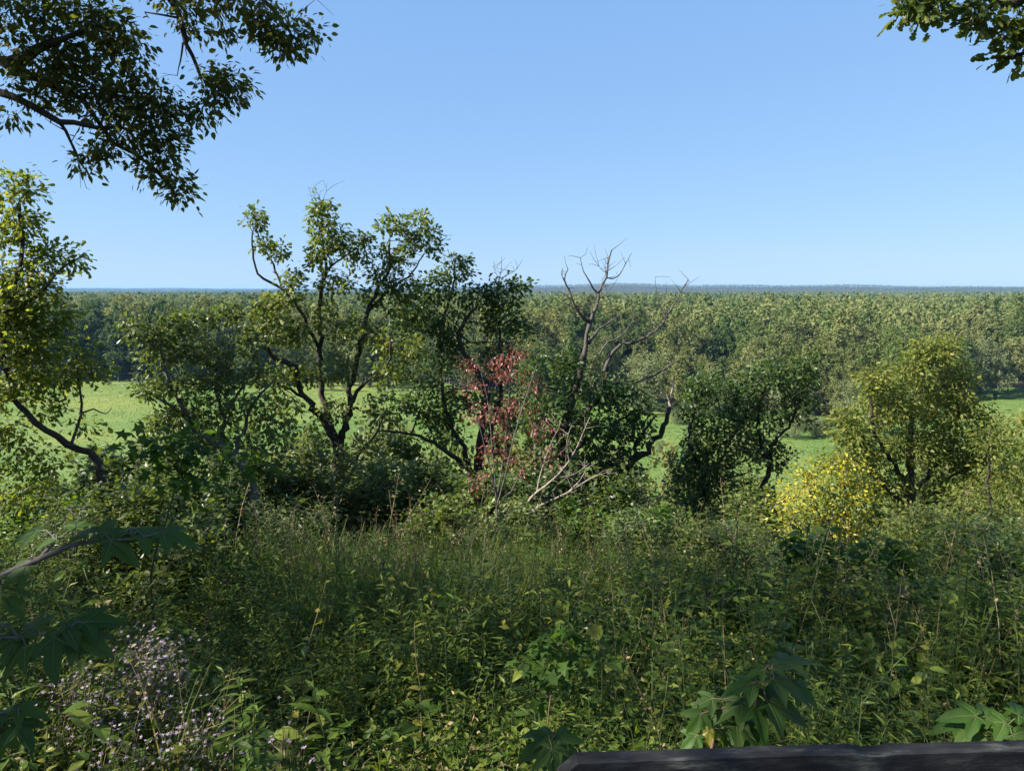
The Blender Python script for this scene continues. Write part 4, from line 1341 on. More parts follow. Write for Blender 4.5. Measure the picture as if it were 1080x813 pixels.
def weed(kind_, r, simple=True):
    """one plant; materials 0 weed leaf, 1 goldenrod leaf, 2 green stem, 3 dry, 4 grass"""
    a = Acc()
    ov = OVATE_S if simple else OVATE_FINE
    la = LANCE_S if simple else LANCE_FINE

    def leaves(tm, pos, ax, nr, sz, mat):
        t2 = dict(tm)
        t2['f'] = [(f, mat) for f, _ in tm['f']]
        a.place(t2, pos, ax, nr, sz)
    if kind_ == 'herb':
        for s in range(r.integers(1, 4)):
            h = r.uniform(.35, .8)
            lean = r.normal(0, .18, 2)
            n = int(h / .05)
            t = np.linspace(0, 1, 5)
            st = np.stack([lean[0] * t ** 1.5 * h + s * .04, lean[1] * t ** 1.5 * h, t * h], 1)
            tube(a, st, np.linspace(.0035, .0015, 5), 3, 2, False)
            k = np.linspace(.12, 1, n)
            p = np.stack([np.interp(k, t, st[:, i]) for i in range(3)], 1)
            p = np.repeat(p, 2, 0)
            az = np.repeat(np.arange(n) * 1.6 + r.uniform(0, 6), 2) + np.tile([0, math.pi], n) + r.normal(0, .3, 2 * n)
            ax = np.stack([np.cos(az), np.sin(az), r.normal(.05, .3, 2 * n)], 1)
            sz = r.uniform(.05, .105) * np.repeat(1.15 - .6 * k, 2) * r.uniform(.7, 1.2, 2 * n)
            nr = np.array([0, 0, 1]) + r.normal(0, .35, (2 * n, 3))
            leaves(ov, p + ax * .012, ax, nr, sz, 0)
    elif kind_ == 'goldenrod':
        for s in range(r.integers(1, 3)):
            h = r.uniform(.5, 1.0)
            lean = r.normal(0, .16, 2)
            t = np.linspace(0, 1, 6)
            st = np.stack([lean[0] * t ** 2 * h + s * .05, lean[1] * t ** 2 * h, t * h], 1)
            tube(a, st, np.linspace(.004, .0015, 6), 3, 2, False)
            n = int(h * 42)
            k = np.linspace(.1, 1, n)
            p = np.stack([np.interp(k, t, st[:, i]) for i in range(3)], 1)
            az = np.arange(n) * 2.4 + r.normal(0, .3, n)
            ax = np.stack([np.cos(az), np.sin(az), .45 + r.normal(0, .25, n)], 1)
            sz = r.uniform(.09, .13) * (1.1 - .55 * k) * r.uniform(.75, 1.15, n)
            leaves(la, p, ax, np.array([0, 0, 1]) + r.normal(0, .3, (n, 3)), sz, 1)
    elif kind_ == 'broad':
        h = r.uniform(.45, .85)
        t = np.linspace(0, 1, 6)
        st = np.stack([r.normal(0, .12) * t ** 2, r.normal(0, .12) * t ** 2, t * h], 1)
        tube(a, st, np.linspace(.006, .002, 6), 4, 2, False)
        n = r.integers(10, 18)
        k = np.linspace(.25, 1, n)
        p = np.stack([np.interp(k, t, st[:, i]) for i in range(3)], 1)
        az = np.arange(n) * 2.4 + r.normal(0, .3, n)
        ax = np.stack([np.cos(az), np.sin(az), .15 + r.normal(0, .2, n)], 1)
        leaves(OVATE_FINE, p + ax * .03, ax, np.array([0, 0, 1]) + r.normal(0, .25, (n, 3)), r.uniform(.10, .19, n) * (1.15 - .5 * k), int(r.uniform() < .6))
    elif kind_ == 'clump':
        n = r.integers(22, 40)
        az = r.uniform(0, 6.28, n)
        rad = r.uniform(.02, .28, n)
        p = np.stack([np.cos(az) * rad, np.sin(az) * rad, r.uniform(.06, .34, n)], 1)
        ax = np.stack([np.cos(az), np.sin(az), r.normal(-.1, .35, n)], 1)
        leaves(ov, p, ax, np.array([0, 0, 1]) + r.normal(0, .4, (n, 3)), r.uniform(.05, .12, n), 0)
    elif kind_ == 'grass':
        for s in range(r.integers(12, 20)):
            V, q = blade_strip(r.uniform(.3, .85), r.uniform(.002, .0042), r.uniform(.1, .9), r.uniform(0, 6.28), r)
            V = V + np.array([r.normal(0, .035), r.normal(0, .035), 0])
            a.add(V, [q], 4)
    elif kind_ == 'dry':
        for s in range(r.integers(1, 4)):
            h = r.uniform(.45, 1.0)
            lean = r.normal(0, .22, 2)
            t = np.linspace(0, 1, 5)
            st = np.stack([lean[0] * t ** 2 * h, lean[1] * t ** 2 * h, t * h], 1)
            tube(a, st, np.linspace(.003, .0012, 5), 3, 3, False)
            n = 26
            k = r.uniform(.6, 1, n)
            p = np.stack([np.interp(k, t, st[:, i]) for i in range(3)], 1) + r.normal(0, .03, (n, 3)) * (1.4 - k[:, None])
            leaves(ov, p, r.normal(0, 1, (n, 3)), r.normal(0, 1, (n, 3)), r.uniform(.008, .026, n), 3)
    elif kind_ == 'bramble':
        h = r.uniform(.3, .6)
        L = r.uniform(.5, .9)
        az0 = r.uniform(0, 6.28)
        t = np.linspace(0, 1, 7)
        st = np.stack([np.cos(az0) * L * t, np.sin(az0) * L * t, h * np.sin(t * 2.3) + .02], 1)
        tube(a, st, np.linspace(.004, .0018, 7), 3, 2, False)
        n = 11
        k = np.linspace(.15, 1, n)
        p0 = np.stack([np.interp(k, t, st[:, i]) for i in range(3)], 1)
        for i in range(n):
            az = az0 + (1 if i % 2 else -1) * r.uniform(.7, 1.5)
            ax0 = np.array([math.cos(az), math.sin(az), .25])
            c = p0[i] + ax0 * r.uniform(.03, .06)
            for da in (-1.1, 0, 1.1):
                ax = np.array([[math.cos(az + da), math.sin(az + da), r.normal(-.05, .15)]])
                leaves(ov, c[None], ax, np.array([[0, 0, 1.]]) + r.normal(0, .25, (1, 3)), [r.uniform(.05, .085)], 0)
    return a


WMATS = [M_WEED, M_WEED2, M_STEM, M_DRY, M_GRASS]
WK = ['herb', 'goldenrod', 'clump', 'grass', 'dry', 'bramble', 'broad']
WT = {k: [weed(k, np.random.default_rng(40 + 9 * i + 77 * WK.index(k))).template() for i in range(5)] for k in WK}


def sow(acc, kinds_w, n, y0, y1, dens=None, hscale=(.7, 1.25), xpad=1.6, xr=None, bias=1.0):
    ks = list(kinds_w)
    pr = np.array([kinds_w[k] for k in ks], float)
    pr /= pr.sum()
    y = y0 + (y1 - y0) * rng.uniform(0, 1, n) ** bias
    half = .74 * y + xpad
    x = rng.uniform(-1, 1, n) * half if xr is None else rng.uniform(xr[0], xr[1], n) * y
    if dens is not None:
        k = rng.uniform(0, 1, n) < dens(x, y)
        x, y = x[k], y[k]
        n = len(x)
    z = ground_z(x, y)
    pick = rng.choice(len(ks), n, p=pr)
    var = rng.integers(0, 5, n)
    th = rng.uniform(0, 6.28, n)
    tilt = rng.normal(0, .10, (n, 2))
    sc_ = rng.uniform(hscale[0], hscale[1], n) * np.where(y < 3.0, .62, np.where(y < 4.5, .85, 1.0)) * (1 + .25 * fnoise(x * 1.0, y * 1.0, 1.4, .6))
    sc_ = np.clip(sc_, .35, 1.7)
    for i, k in enumerate(ks):
        for v in range(5):
            s = (pick == i) & (var == v)
            acc.place(WT[k][v], np.stack([x[s], y[s], z[s] - .01], 1), np.stack([np.cos(th[s]), np.sin(th[s]), tilt[s, 0]], 1),
                      np.stack([tilt[s, 1], tilt[s, 0], np.ones(s.sum())], 1), sc_[s])


def patch(x, y):
    return .55 + .45 * np.clip(fnoise(x, y, 1.1, 2.2), -1, 1)


und = Acc()
def stand(ph, sc=.9, lo=.03):
    """how thickly one species stands, in drifts"""
    return lambda x, y: np.clip(.42 + .75 * fnoise(x, y, sc, ph) + .15 * np.sin(x * 5 + ph) * np.cos(y * 4.3), lo, 1)


sow(und, {'herb': 1}, 4200, 1.7, 9.0, bias=.75, dens=stand(.4), hscale=(.7, 1.35))
sow(und, {'goldenrod': 1}, 3000, 1.9, 9.0, bias=.8, dens=stand(2.7), hscale=(.7, 1.35))
sow(und, {'clump': 1}, 3000, 1.7, 9.0, bias=.75, dens=stand(4.4, .7))
sow(und, {'bramble': 1}, 1700, 1.7, 9.5, bias=.8, dens=stand(6.1, .8))
sow(und, {'herb': 1}, 3000, 8.0, 14.5, hscale=(.6, 1.2), dens=stand(1.3, 1.3))
sow(und, {'goldenrod': 3, 'clump': 1, 'bramble': 1, 'dry': .5}, 3000, 8.0, 14.5, hscale=(.6, 1.2), dens=stand(3.6, 1.3))
sow(und, {'dry': 1}, 650, 2.2, 13, dens=patch, hscale=(.9, 1.5))
sow(und, {'goldenrod': 3, 'herb': 2}, 520, 3.2, 11, hscale=(1.2, 1.75), dens=patch)
sow(und, {'broad': 1}, 330, 2.6, 11, hscale=(.8, 1.4), dens=lambda x, y: .5 + .5 * np.clip(fnoise(x, y, .8, 4.1), -1, 1))
# small loose leaves of creeping plants between the stems
n = 9000
y = 1.5 + 9 * rng.uniform(0, 1, n) ** .9
x = rng.uniform(-1, 1, n) * (.74 * y + 1.5)
z = ground_z(x, y) + rng.uniform(0, .42, n) ** 1.2
und.place(OVATE_S, np.stack([x, y, z], 1), rng.normal(0, 1, (n, 3)) * np.array([1, 1, .35]), np.array([0, 0, 1]) + rng.normal(0, .45, (n, 3)), rng.uniform(.025, .075, n))
o = kind(link('undergrowth', und.mesh('undergrowth', WMATS)), 'stuff')
o['label'] = 'dense tangle of leafy weeds covering the shaded brow'
gr = Acc()
sow(gr, {'grass': 1}, 1500, 1.8, 14.5, dens=patch)
sow(gr, {'grass': 1}, 900, 5.5, 11.5, xr=(-.32, .06), hscale=(.9, 1.5))
sow(gr, {'dry': 1}, 160, 5.5, 11.5, xr=(-.32, .3), hscale=(1.0, 1.5))
sow(gr, {'grass': 1}, 500, 8, 15, hscale=(.9, 1.5))
o = kind(link('grass', gr.mesh('grass', WMATS)), 'stuff')
o['label'] = 'long thin grass blades among the weeds'
# dead leaves and straw lying on the soil
n = 9000
y = 1.2 + 8 * rng.uniform(0, 1, n)
x = rng.uniform(-1, 1, n) * (.74 * y + 1.2)
lt = Acc()
lt.place(OVATE_S, np.stack([x, y, ground_z(x, y) + rng.uniform(.005, .05, n)], 1), rng.normal(0, 1, (n, 3)) * np.array([1, 1, .3]), np.array([0, 0, 1]) + rng.normal(0, .4, (n, 3)), rng.uniform(.03, .08, n))
o = kind(link('leaf_litter', lt.mesh('leaf_litter', [M_DRY])), 'stuff')
o['label'] = 'dry brown leaf litter under the weeds'


# ------------------------------------------------------------------ shrubs along the brow
def shrub_meshes(r, leafm, h=1.5, wdt=.8, n_st=7, nleaf=4200, ls=.07, tm=OVATE):
    w, c = Acc(), Acc()
    pts, drs = [], []
    for s in range(n_st):
        az = r.uniform(0, 6.28)
        sp = r.uniform(.15, 1) * wdt
        hh_ = h * r.uniform(.6, 1.0) * (1 - .25 * sp / wdt)
        t = np.linspace(0, 1, 6)
        st = np.stack([np.cos(az) * sp * t ** 1.3, np.sin(az) * sp * t ** 1.3, hh_ * t], 1) + r.normal(0, .02, (6, 3)) * t[:, None]
        st[0, 2] = -.1
        tube(w, st, np.linspace(.016, .005, 6), 5)
        for b in range(9):
            k = r.uniform(.25, 1)
            p = np.array([np.interp(k, t, st[:, i]) for i in range(3)])
            v = np.array([r.normal(0, 1), r.normal(0, 1), r.normal(.4, .4)])
            v = unit(v) * r.uniform(.15, .4) * h / 1.5
            tube(w, np.array([p, p + v * .5 + r.normal(0, .02, 3), p + v]), [.005, .004, .002], 3)
            m = nleaf // (n_st * 9)
            kk = r.uniform(.15, 1.1, m)
            pts.append(p + v * kk[:, None] + r.normal(0, .07 * h / 1.5, (m, 3)))
            drs.append(np.tile(unit(v), (m, 1)))
    pts = np.concatenate(pts)
    drs = np.concatenate(drs)
    keep_ = pts[:, 2] > .05
    pts, drs = pts[keep_], drs[keep_]
    m = len(pts)
    c.place(tm, pts, drs + r.normal(0, .7, (m, 3)) - np.array([0, 0, .2]), np.array([0, 0, .8]) + r.normal(0, .55, (m, 3)), ls * r.uniform(.6, 1.25, m))
    return w.mesh('stems', [M_BARKG], smooth_shade=True), c.mesh('foliage', [leafm])


SHR = {'green': [shrub_meshes(np.random.default_rng(5), M_SHRUB), shrub_meshes(np.random.default_rng(6), M_SHRUB, 1.5, .7, 6, 3200, .085)],
       'pale': [shrub_meshes(np.random.default_rng(7), M_SHRUBP, 1.5, .8, 7, 4200, .065), shrub_meshes(np.random.default_rng(8), M_SHRUBP, 1.5, .65, 8, 4200, .07, LANCE)],
       'dark': [shrub_meshes(np.random.default_rng(9), M_OAKD, 1.5, .8, 7, 4000, .075)],
       'gold': [shrub_meshes(np.random.default_rng(10), M_MAPLEY, 1.5, .75, 6, 3000, .08)],
       'brown': [shrub_meshes(np.random.default_rng(12), M_SHRUBB, 1.5, .75, 12, 2600, .06, LANCE)]}
SG = 'shrubs along the brow'
# (px, py of the top, ahead, width factor, kind, label)
SHRUBS = [
    (112, 500, 8.2, 1.3, 'green', 'green shrub hiding the base of the left edge oak'),
    (70, 520, 8.0, 1.2, 'pale', 'pale green shrub just left of the base of the left edge oak'),
    (28, 535, 9.6, 1.2, 'gold', 'sunlit yellow-green shrub at the foot of the left edge oak'),
    (92, 505, 11.5, 1.2, 'green', 'green shrub under the curving limb of the left edge oak'),
    (140, 492, 12.5, 1.1, 'dark', 'dark shrub between the curving low limb and the low spreading oak'),
    (185, 508, 11.5, 1.1, 'green', 'green shrub in front of the low spreading oak, behind the palmate sapling'),
    (232, 520, 11.2, 1.1, 'dark', 'dark shrub at the foot of the low spreading oak'),
    (285, 500, 12.8, 1.2, 'green', 'leafy green shrub right of the low spreading oak trunk'),
    (328, 490, 13.2, 1.2, 'pale', 'pale green shrub left of the tall many-stemmed oak trunk'),
    (300, 540, 10.8, 1.2, 'pale', 'pale weedy shrub low in front of the brow, left of the tall grass'),
    (392, 505, 13.4, 1.1, 'pale', 'pale shrub right of the tall many-stemmed oak trunk'),
    (432, 492, 14.5, 1.2, 'green', 'green shrub in the gap under the arching oak limb'),
    (468, 500, 14.2, 1.0, 'pale', 'pale shrub left of the centre oak trunk, under its arching limb'),
    (478, 535, 11.6, 1.1, 'green', 'green shrub in front of the red-leaved sapling, to its left'),
    (560, 548, 11.0, 1.1, 'pale', 'pale shrub in front of the bleached fallen branches'),
    (606, 538, 12.0, 1.1, 'gold', 'bright yellow-green shrub at the foot of the dead-topped oak'),
    (648, 552, 11.0, 1.2, 'pale', 'pale shrub in front of the forked half-dead stem'),
    (700, 545, 11.2, 1.1, 'gold', 'bright yellow-green shrub right of the forked half-dead stem'),
    (735, 558, 10.6, 1.1, 'green', 'green shrub at the foot of the twin-trunked oak'),
    (778, 562, 10.4, 1.1, 'pale', 'pale shrub between the twin-trunked oak and the yellow shrub'),
    (818, 590, 9.2, 1.1, 'green', 'green shrub low in front of the yellow shrub'),
    (962, 582, 9.8, 1.1, 'gold', 'yellow-green shrub right of the yellow shrub, under the hickory'),
    (1000, 590, 9.0, 1.2, 'green', 'green shrub under the broad hickory, left of the leaning dark stem'),
    (1040, 575, 9.4, 1.2, 'dark', 'dark shrub under the outer boughs of the broad hickory'),
    (1078, 560, 9.2, 1.2, 'pale', 'pale shrub cut off by the right edge of the view'),
    (948, 630, 7.6, 1.0, 'pale', 'low pale shrub right of the forked maple sapling'),
    (1066, 640, 7.2, 1.1, 'green', 'low green shrub in the shade near the right edge'),
    (662, 470, 27, 1.0, 'brown', 'tall brownish willow shrub down the slope, behind the forked half-dead stem'),
    (700, 455, 31, 1.1, 'brown', 'tall brownish willow shrub down the slope, beside the strip of meadow'),
    (640, 480, 24, 1.4, 'pale', 'pale shrub down the slope below the dead-topped oak'),
    (450, 478, 30, 1.2, 'pale', 'pale shrub down the slope, seen through the arch of the oak limb'),
    (345, 450, 26, 1.5, 'green', 'green shrub down the slope behind the tall many-stemmed oak'),
    (150, 462, 24, 1.4, 'pale', 'pale shrub down the slope behind the low spreading oak'),
    (60, 480, 20, 1.5, 'green', 'green shrub down the slope behind the left edge oak'),
    (540, 465, 26, 1.5, 'green', 'green shrub down the slope behind the red-leaved sapling'),
    (800, 495, 22, 1.5, 'green', 'green shrub down the slope between the trunks of the twin-trunked oak'),
    (1035, 480, 30, 1.5, 'green', 'green shrub down the slope behind the broad hickory'),
    (250, 448, 22, 1.6, 'green', 'green shrub down the slope, behind the fork of the low spreading oak'),
    (325, 455, 24, 1.5, 'pale', 'pale shrub down the slope, filling the gap left of the tall many-stemmed oak'),
    (402, 448, 28, 1.5, 'pale', 'pale shrub down the slope, right of the tall many-stemmed oak'),
    (470, 505, 13.0, 1.3, 'green', 'green shrub hiding the foot of the arching oak limb'),
    (520, 522, 13.4, 1.1, 'dark', 'dark shrub close behind the stems of the red-leaved sapling'),
    (575, 508, 13.4, 1.3, 'dark', 'dark shrub wrapped round the base of the dead-topped oak'),
    (628, 515, 13.6, 1.3, 'green', 'green shrub between the dead-topped oak and the forked half-dead stem'),
    (688, 525, 13.5, 1.2, 'green', 'green shrub close right of the forked half-dead stem, below its broken tip'),
    (800, 535, 13.5, 1.3, 'green', 'green shrub at the base of the right trunk of the twin-trunked oak'),
    (560, 455, 22, 1.5, 'green', 'green shrub down the slope, between the red-leaved sapling and the dead-topped oak'),
    (745, 478, 20, 1.4, 'green', 'green shrub down the slope, behind the left trunk of the twin-trunked oak'),
    (105, 470, 18, 1.4, 'dark', 'dark shrub down the slope, right of the curving limb'),
    (200, 465, 20, 1.4, 'pale', 'pale shrub down the slope, behind the palmate sapling'),
    (860, 600, 8.4, 1.2, 'pale', 'pale shrub low in front of the yellow shrub, left of the forked maple sapling'),
    (925, 600, 9.0, 1.2, 'green', 'green shrub between the forked maple sapling and the hickory trunk'),
    (985, 560, 11.5, 1.4, 'green', 'green shrub at the foot of the broad hickory trunk'),
    (1030, 545, 11.5, 1.4, 'pale', 'pale shrub right of the broad hickory trunk'),
    (1075, 600, 7.8, 1.3, 'dark', 'dark shrub against the right edge, above the bright seedling'),
    (1010, 635, 7.0, 1.2, 'gold', 'yellow-green low shrub left of the leaning mossy stem'),
    (880, 650, 6.4, 1.0, 'green', 'low green shrub at the foot of the forked maple sapling'),
]
for i, (px, py, d, wf, kk, lab) in enumerate(SHRUBS):
    if 8.9 < d < 15:
        py, wf = py - 16, wf * 1.2
    elif d < 8.9 and px > 800:
        py, wf = py - 26, wf * 1.1
    top = P(px, py, d)
    g = GZ(top[0], d)
    h = max(.7, top[2] - g)
    st, fo = SHR[kk][i % len(SHR[kk])]
    if d > 17:      # grown-up shrubs below the brow
        fo, st = CROWNS[{'green': 'maple', 'pale': 'willow', 'dark': 'dark', 'gold': 'maple', 'brown': 'yellowing'}[kk]][i % 4]
        root = empty('shrub', (top[0], d, g), lab, 'shrub', SG)
        root.scale = (min(.30, h / UNIT_H) * wf * .75, min(.30, h / UNIT_H) * wf * .75, h / UNIT_H)
        root.rotation_euler = (0, 0, rng.uniform(0, 6.28))
        link('stems', st, root)
        link('foliage', fo, root)
        continue
    root = empty('shrub', (top[0], d, g), lab, 'shrub', SG)
    s = h / 1.5
    sw = max(.75, s ** .7) * wf
    root.scale = (sw, sw, s)
    root.rotation_euler = (0, 0, rng.uniform(0, 6.28))
    link('stems', st, root)
    link('foliage', fo, root)

# young trees lower down the slope, their tops showing between the oaks
SLOPE = [(565, 425, 40, 'dark', 'dark young tree down the slope, just left of the dead-topped oak'), (610, 432, 46, 'maple', 'mid green young tree down the slope, behind the dead-topped oak'),
         (478, 418, 52, 'maple', 'mid green young tree down the slope, behind the centre oak'), (520, 412, 44, 'dark', 'dark young tree down the slope, behind the red-leaved sapling'),
         (412, 428, 48, 'cottonwood', 'pale young tree down the slope, right of the tall many-stemmed oak'), (745, 452, 42, 'maple', 'mid green young tree down the slope, behind the left trunk of the twin-trunked oak'),
         (780, 462, 36, 'cottonwood', 'pale young tree down the slope, between the twin trunks'), (905, 440, 46, 'maple', 'mid green young tree down the slope, left of the broad hickory'),
         (1010, 452, 40, 'cottonwood', 'pale young tree down the slope, right of the broad hickory trunk'), (250, 432, 44, 'maple', 'mid green young tree down the slope, behind the low spreading oak'),
         (190, 438, 40, 'cottonwood', 'pale young tree down the slope, left part of the low spreading oak'), (1062, 470, 34, 'maple', 'mid green young tree down the slope at the right edge')]
for i, (px, py, d, kf, lab) in enumerate(SLOPE):
    top = P(px, py, d)
    g = GZ(top[0], d)
    cm, tk = CROWNS[kf][i % 4]
    root = empty('young_tree', (top[0], d, g), lab, 'tree', 'young trees down the slope')
    s = (top[2] - g) / UNIT_H
    w_ = min(s * 1.15, .44)
    root.scale = (w_, w_, s)
    root.rotation_euler = (0, 0, rng.uniform(0, 6.28))
    link('trunk', tk, root)
    link('crown', cm, root)

# willow bushes standing in the meadow
for px, y, s, lab in ((846, 236, 1.0, 'grey-green willow bush on the meadow edge, throwing a shadow on the grass'), (866, 240, .8, 'smaller grey-green willow bush on the meadow edge, right of its bigger neighbour'),
                      (826, 239, .75, 'low grey-green willow bush on the meadow edge, left of its bigger neighbour'), (700, 215, .45, 'small lone bush in the strip of meadow beyond the forked stem')):
    cm, tk = CROWNS['willow'][1 if px == 846 else 2]
    root = empty('willow_bush', ((px - CX) / F * y, y, FLOOR), lab, 'bush', 'willow bushes on the meadow edge')
    root.scale = (s * .42, s * .42, s * .30)
    root.rotation_euler = (0, 0, px)
    link('stems', tk, root)
    link('foliage', cm, root)

# ------------------------------------------------------------------ saplings and plants close by
hero_tree('maple_sapling', 'shaded maple sapling with flat tiers of palmate leaves, in front of the low spreading oak', 5.6,
    [(.014, .007, [(160, 610), (172, 560), (186, 510), (198, 468)]), (.010, .004, [(172, 560), (205, 520, .2), (232, 488, .3), (246, 476, .4)]), (.008, .003, [(190, 495), (165, 475, -.2), (142, 470, -.3)])],
    [(170, 472, 30, 7, 12, -.1), (215, 466, 26, 7, 11, .2), (245, 477, 22, 7, 9, .4), (188, 490, 34, 9, 13), (140, 469, 14, 5, 5, -.3), (268, 490, 13, 7, 5, .4), (205, 505, 24, 8, 7)],
    M_MAPLE, M_STEM, [MAPLE_FAR], .10, 3, .06, droop=.25, up=1.8, thin=.004, cat='sapling', depth=2.2)
hero_tree('maple_sapling', 'slim maple sapling with a Y-forked dark stem, in front of the yellow shrub', 7.0,
    [(.020, .014, [(906, 720), (905, 660), (903, 622)]), (.012, .004, [(903, 622), (884, 600, -.1), (866, 578, -.2), (852, 566, -.2)]), (.011, .004, [(903, 622), (918, 606, .1), (932, 586, .2), (942, 572, .2)])],
    [(862, 574, 24, 9, 14, -.2), (932, 582, 22, 9, 14, .2), (844, 588, 14, 6, 6, -.2), (904, 588, 16, 7, 7), (952, 600, 12, 6, 5, .2), (880, 592, 14, 6, 6, -.1)],
    M_MAPLE, M_BARK, [MAPLE_FAR], .12, 4, .07, droop=.3, up=1.6, thin=.005, cat='sapling', depth=1.8)
hero_tree('maple_sapling', 'small maple seedling with pale green palmate leaves on a thin stem, above the railing end', 3.6,
    [(.006, .003, [(578, 775), (580, 735), (581, 700), (590, 678)])],
    [(592, 672, 26, 6, 8), (575, 690, 24, 7, 7), (612, 688, 18, 7, 5), (570, 712, 20, 8, 4)],
    M_MAPLE, M_REDSTEM, [MAPLE_FAR], .075, 3, .04, droop=.25, up=1.6, thin=.003, cat='seedling', depth=2.2)
hero_tree('leaning_stem', 'leaning dark mossy stem in the shade below the broad hickory', 7.4,
    [(.05, .03, [(1036, 690), (1034, 655), (1036, 620), (1030, 585)]), (.02, .008, [(1035, 650), (1046, 664, -.1), (1056, 668, -.2)]), (.022, .01, [(1036, 622), (1022, 600, .2), (1012, 572, .3)])],
    [(1030, 580, 26, 14, 16), (1012, 566, 20, 12, 10, .3), (1050, 590, 20, 14, 10)], M_SHRUB, M_BARK, [OVATE], .075, 7, .07, thin=.006, cat='tree stem')


def near_plant(name, label, cat, stems, leaves, leafm, stemm, tm, root_pt, group=None):
    w, c = Acc(), Acc()
    for r0, r1, pl in stems:
        pts = [q if isinstance(q, np.ndarray) else P(*q) for q in pl]
        q, r = spline(pts, np.linspace(r0, r1, len(pts)), .03, .002)
        tube(w, q, r, 6)
    SP_ = np.concatenate([np.array([q if isinstance(q, np.ndarray) else P(*q) for q in pl]) for _, _, pl in stems])
    root = empty(name, root_pt, label, cat, group)
    cs = {}
    for (px, py, d, size, ang, tilt, mi) in leaves:
        # (px, py) is where the blade joins its stalk; ang is the way it points, tilt how far it hangs
        p = P(px, py, d)
        an = math.radians(ang)
        ax = np.array([math.cos(an), .55 * math.sin(an) + rng.normal(0, .15), .25 * math.sin(an) - tilt])
        nr = np.array([rng.normal(0, .22), -.30 + rng.normal(0, .18), 1.0])
        b = cs.setdefault(mi, Acc())
        b.place(tm, [p], [ax], [nr], [size])
        j = np.argmin(np.linalg.norm(SP_ - p, axis=1))
        mid = (SP_[j] + p) / 2 + np.array([0, 0, .015])
        tube(w, np.array([SP_[j], mid, p, p + unit(ax) * size * .12]), [.0022, .0018, .0016, .001], 5)
    link('stem', w.mesh('stem', [stemm], root_pt, True), root)
    for mi, b in cs.items():
        link('foliage', b.mesh('foliage', [leafm[mi], M_VEIN], root_pt, True), root)
    return root


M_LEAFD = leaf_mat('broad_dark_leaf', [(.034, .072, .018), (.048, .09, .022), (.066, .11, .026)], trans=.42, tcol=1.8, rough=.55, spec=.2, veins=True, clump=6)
M_LEAFL = leaf_mat('broad_lit_leaf', [(.035, .085, .018), (.05, .11, .022), (.08, .14, .026)], trans=.5, tcol=1.8, rough=.5, spec=.22, veins=True, clump=6)  # brighter copy of the broad leaf, sunlight put into the colour
M_LEAFY = leaf_mat('broad_yellowed_leaf', [(.12, .15, .02), (.22, .21, .03), (.30, .25, .04)], trans=.45, rough=.4, veins=True, clump=8)
M_VEIN = leaf_mat('leaf_vein', [(.10, .14, .05), (.15, .19, .07)], trans=.4, rough=.6, spec=.2)
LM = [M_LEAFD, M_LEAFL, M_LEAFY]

near_plant('maple_sapling', 'maple bough with large dark blue-green leaves reaching in from the left edge', 'sapling',
    [(.009, .006, [V3(-1.75, 1.75, GZ(-1.75, 1.75)), V3(-1.62, 1.75, -1.3), (-60, 645, 1.75), (0, 608, 1.75), (40, 590, 1.74), (75, 575, 1.72)]), (.006, .0025, [(75, 575, 1.72), (105, 570, 1.7), (140, 568, 1.68), (170, 562, 1.68)]),
     (.005, .002, [(40, 590, 1.74), (60, 570, 1.8), (80, 556, 1.84)]), (.006, .003, [V3(-1.62, 1.75, -1.3), (-30, 690, 1.7), (20, 672, 1.66), (70, 668, 1.64)]), (.004, .002, [V3(-1.62, 1.75, -1.3), (-40, 760, 1.65), (0, 752, 1.62), (20, 750, 1.6)])],
    [(92, 563, 1.7, 0.078, 150, .15, 0), (104, 562, 1.7, 0.085, 20, .15, 0), (118, 570, 1.68, 0.089, -25, .45, 0), (135, 560, 1.7, 0.089, 40, .05, 1), (150, 564, 1.68, 0.096, -5, .15, 1), (172, 562, 1.68, 0.089, -10, .2, 1),
     (80, 556, 1.84, 0.074, 100, .1, 1), (60, 568, 1.8, 0.081, 160, .2, 0), (40, 560, 1.85, 0.089, 190, .2, 1), (30, 596, 1.74, 0.089, 230, .2, 0), (10, 604, 1.75, 0.081, 160, .3, 0), (2, 625, 1.74, 0.089, -30, .3, 0),
     (70, 662, 1.64, 0.104, 10, .2, 0), (78, 668, 1.64, 0.104, -30, .3, 0), (58, 672, 1.62, 0.104, -80, .35, 0), (40, 664, 1.66, 0.096, 120, .1, 0), (20, 672, 1.66, 0.104, 200, .25, 0), (28, 682, 1.63, 0.096, -120, .35, 0), (90, 656, 1.66, 0.089, 30, .1, 1), (2, 660, 1.68, 0.096, 150, .2, 0),
     (18, 748, 1.6, 0.074, 20, .2, 1), (8, 756, 1.6, 0.081, 120, .2, 1), (20, 762, 1.58, 0.074, -50, .3, 0), (0, 775, 1.58, 0.081, -90, .3, 0)],
    LM, M_BARKG, BROAD3, V3(-1.75, 1.75, GZ(-1.75, 1.75)))
gl = P(752, 830, 1.75)
gz_ = GZ(gl[0], 1.75)
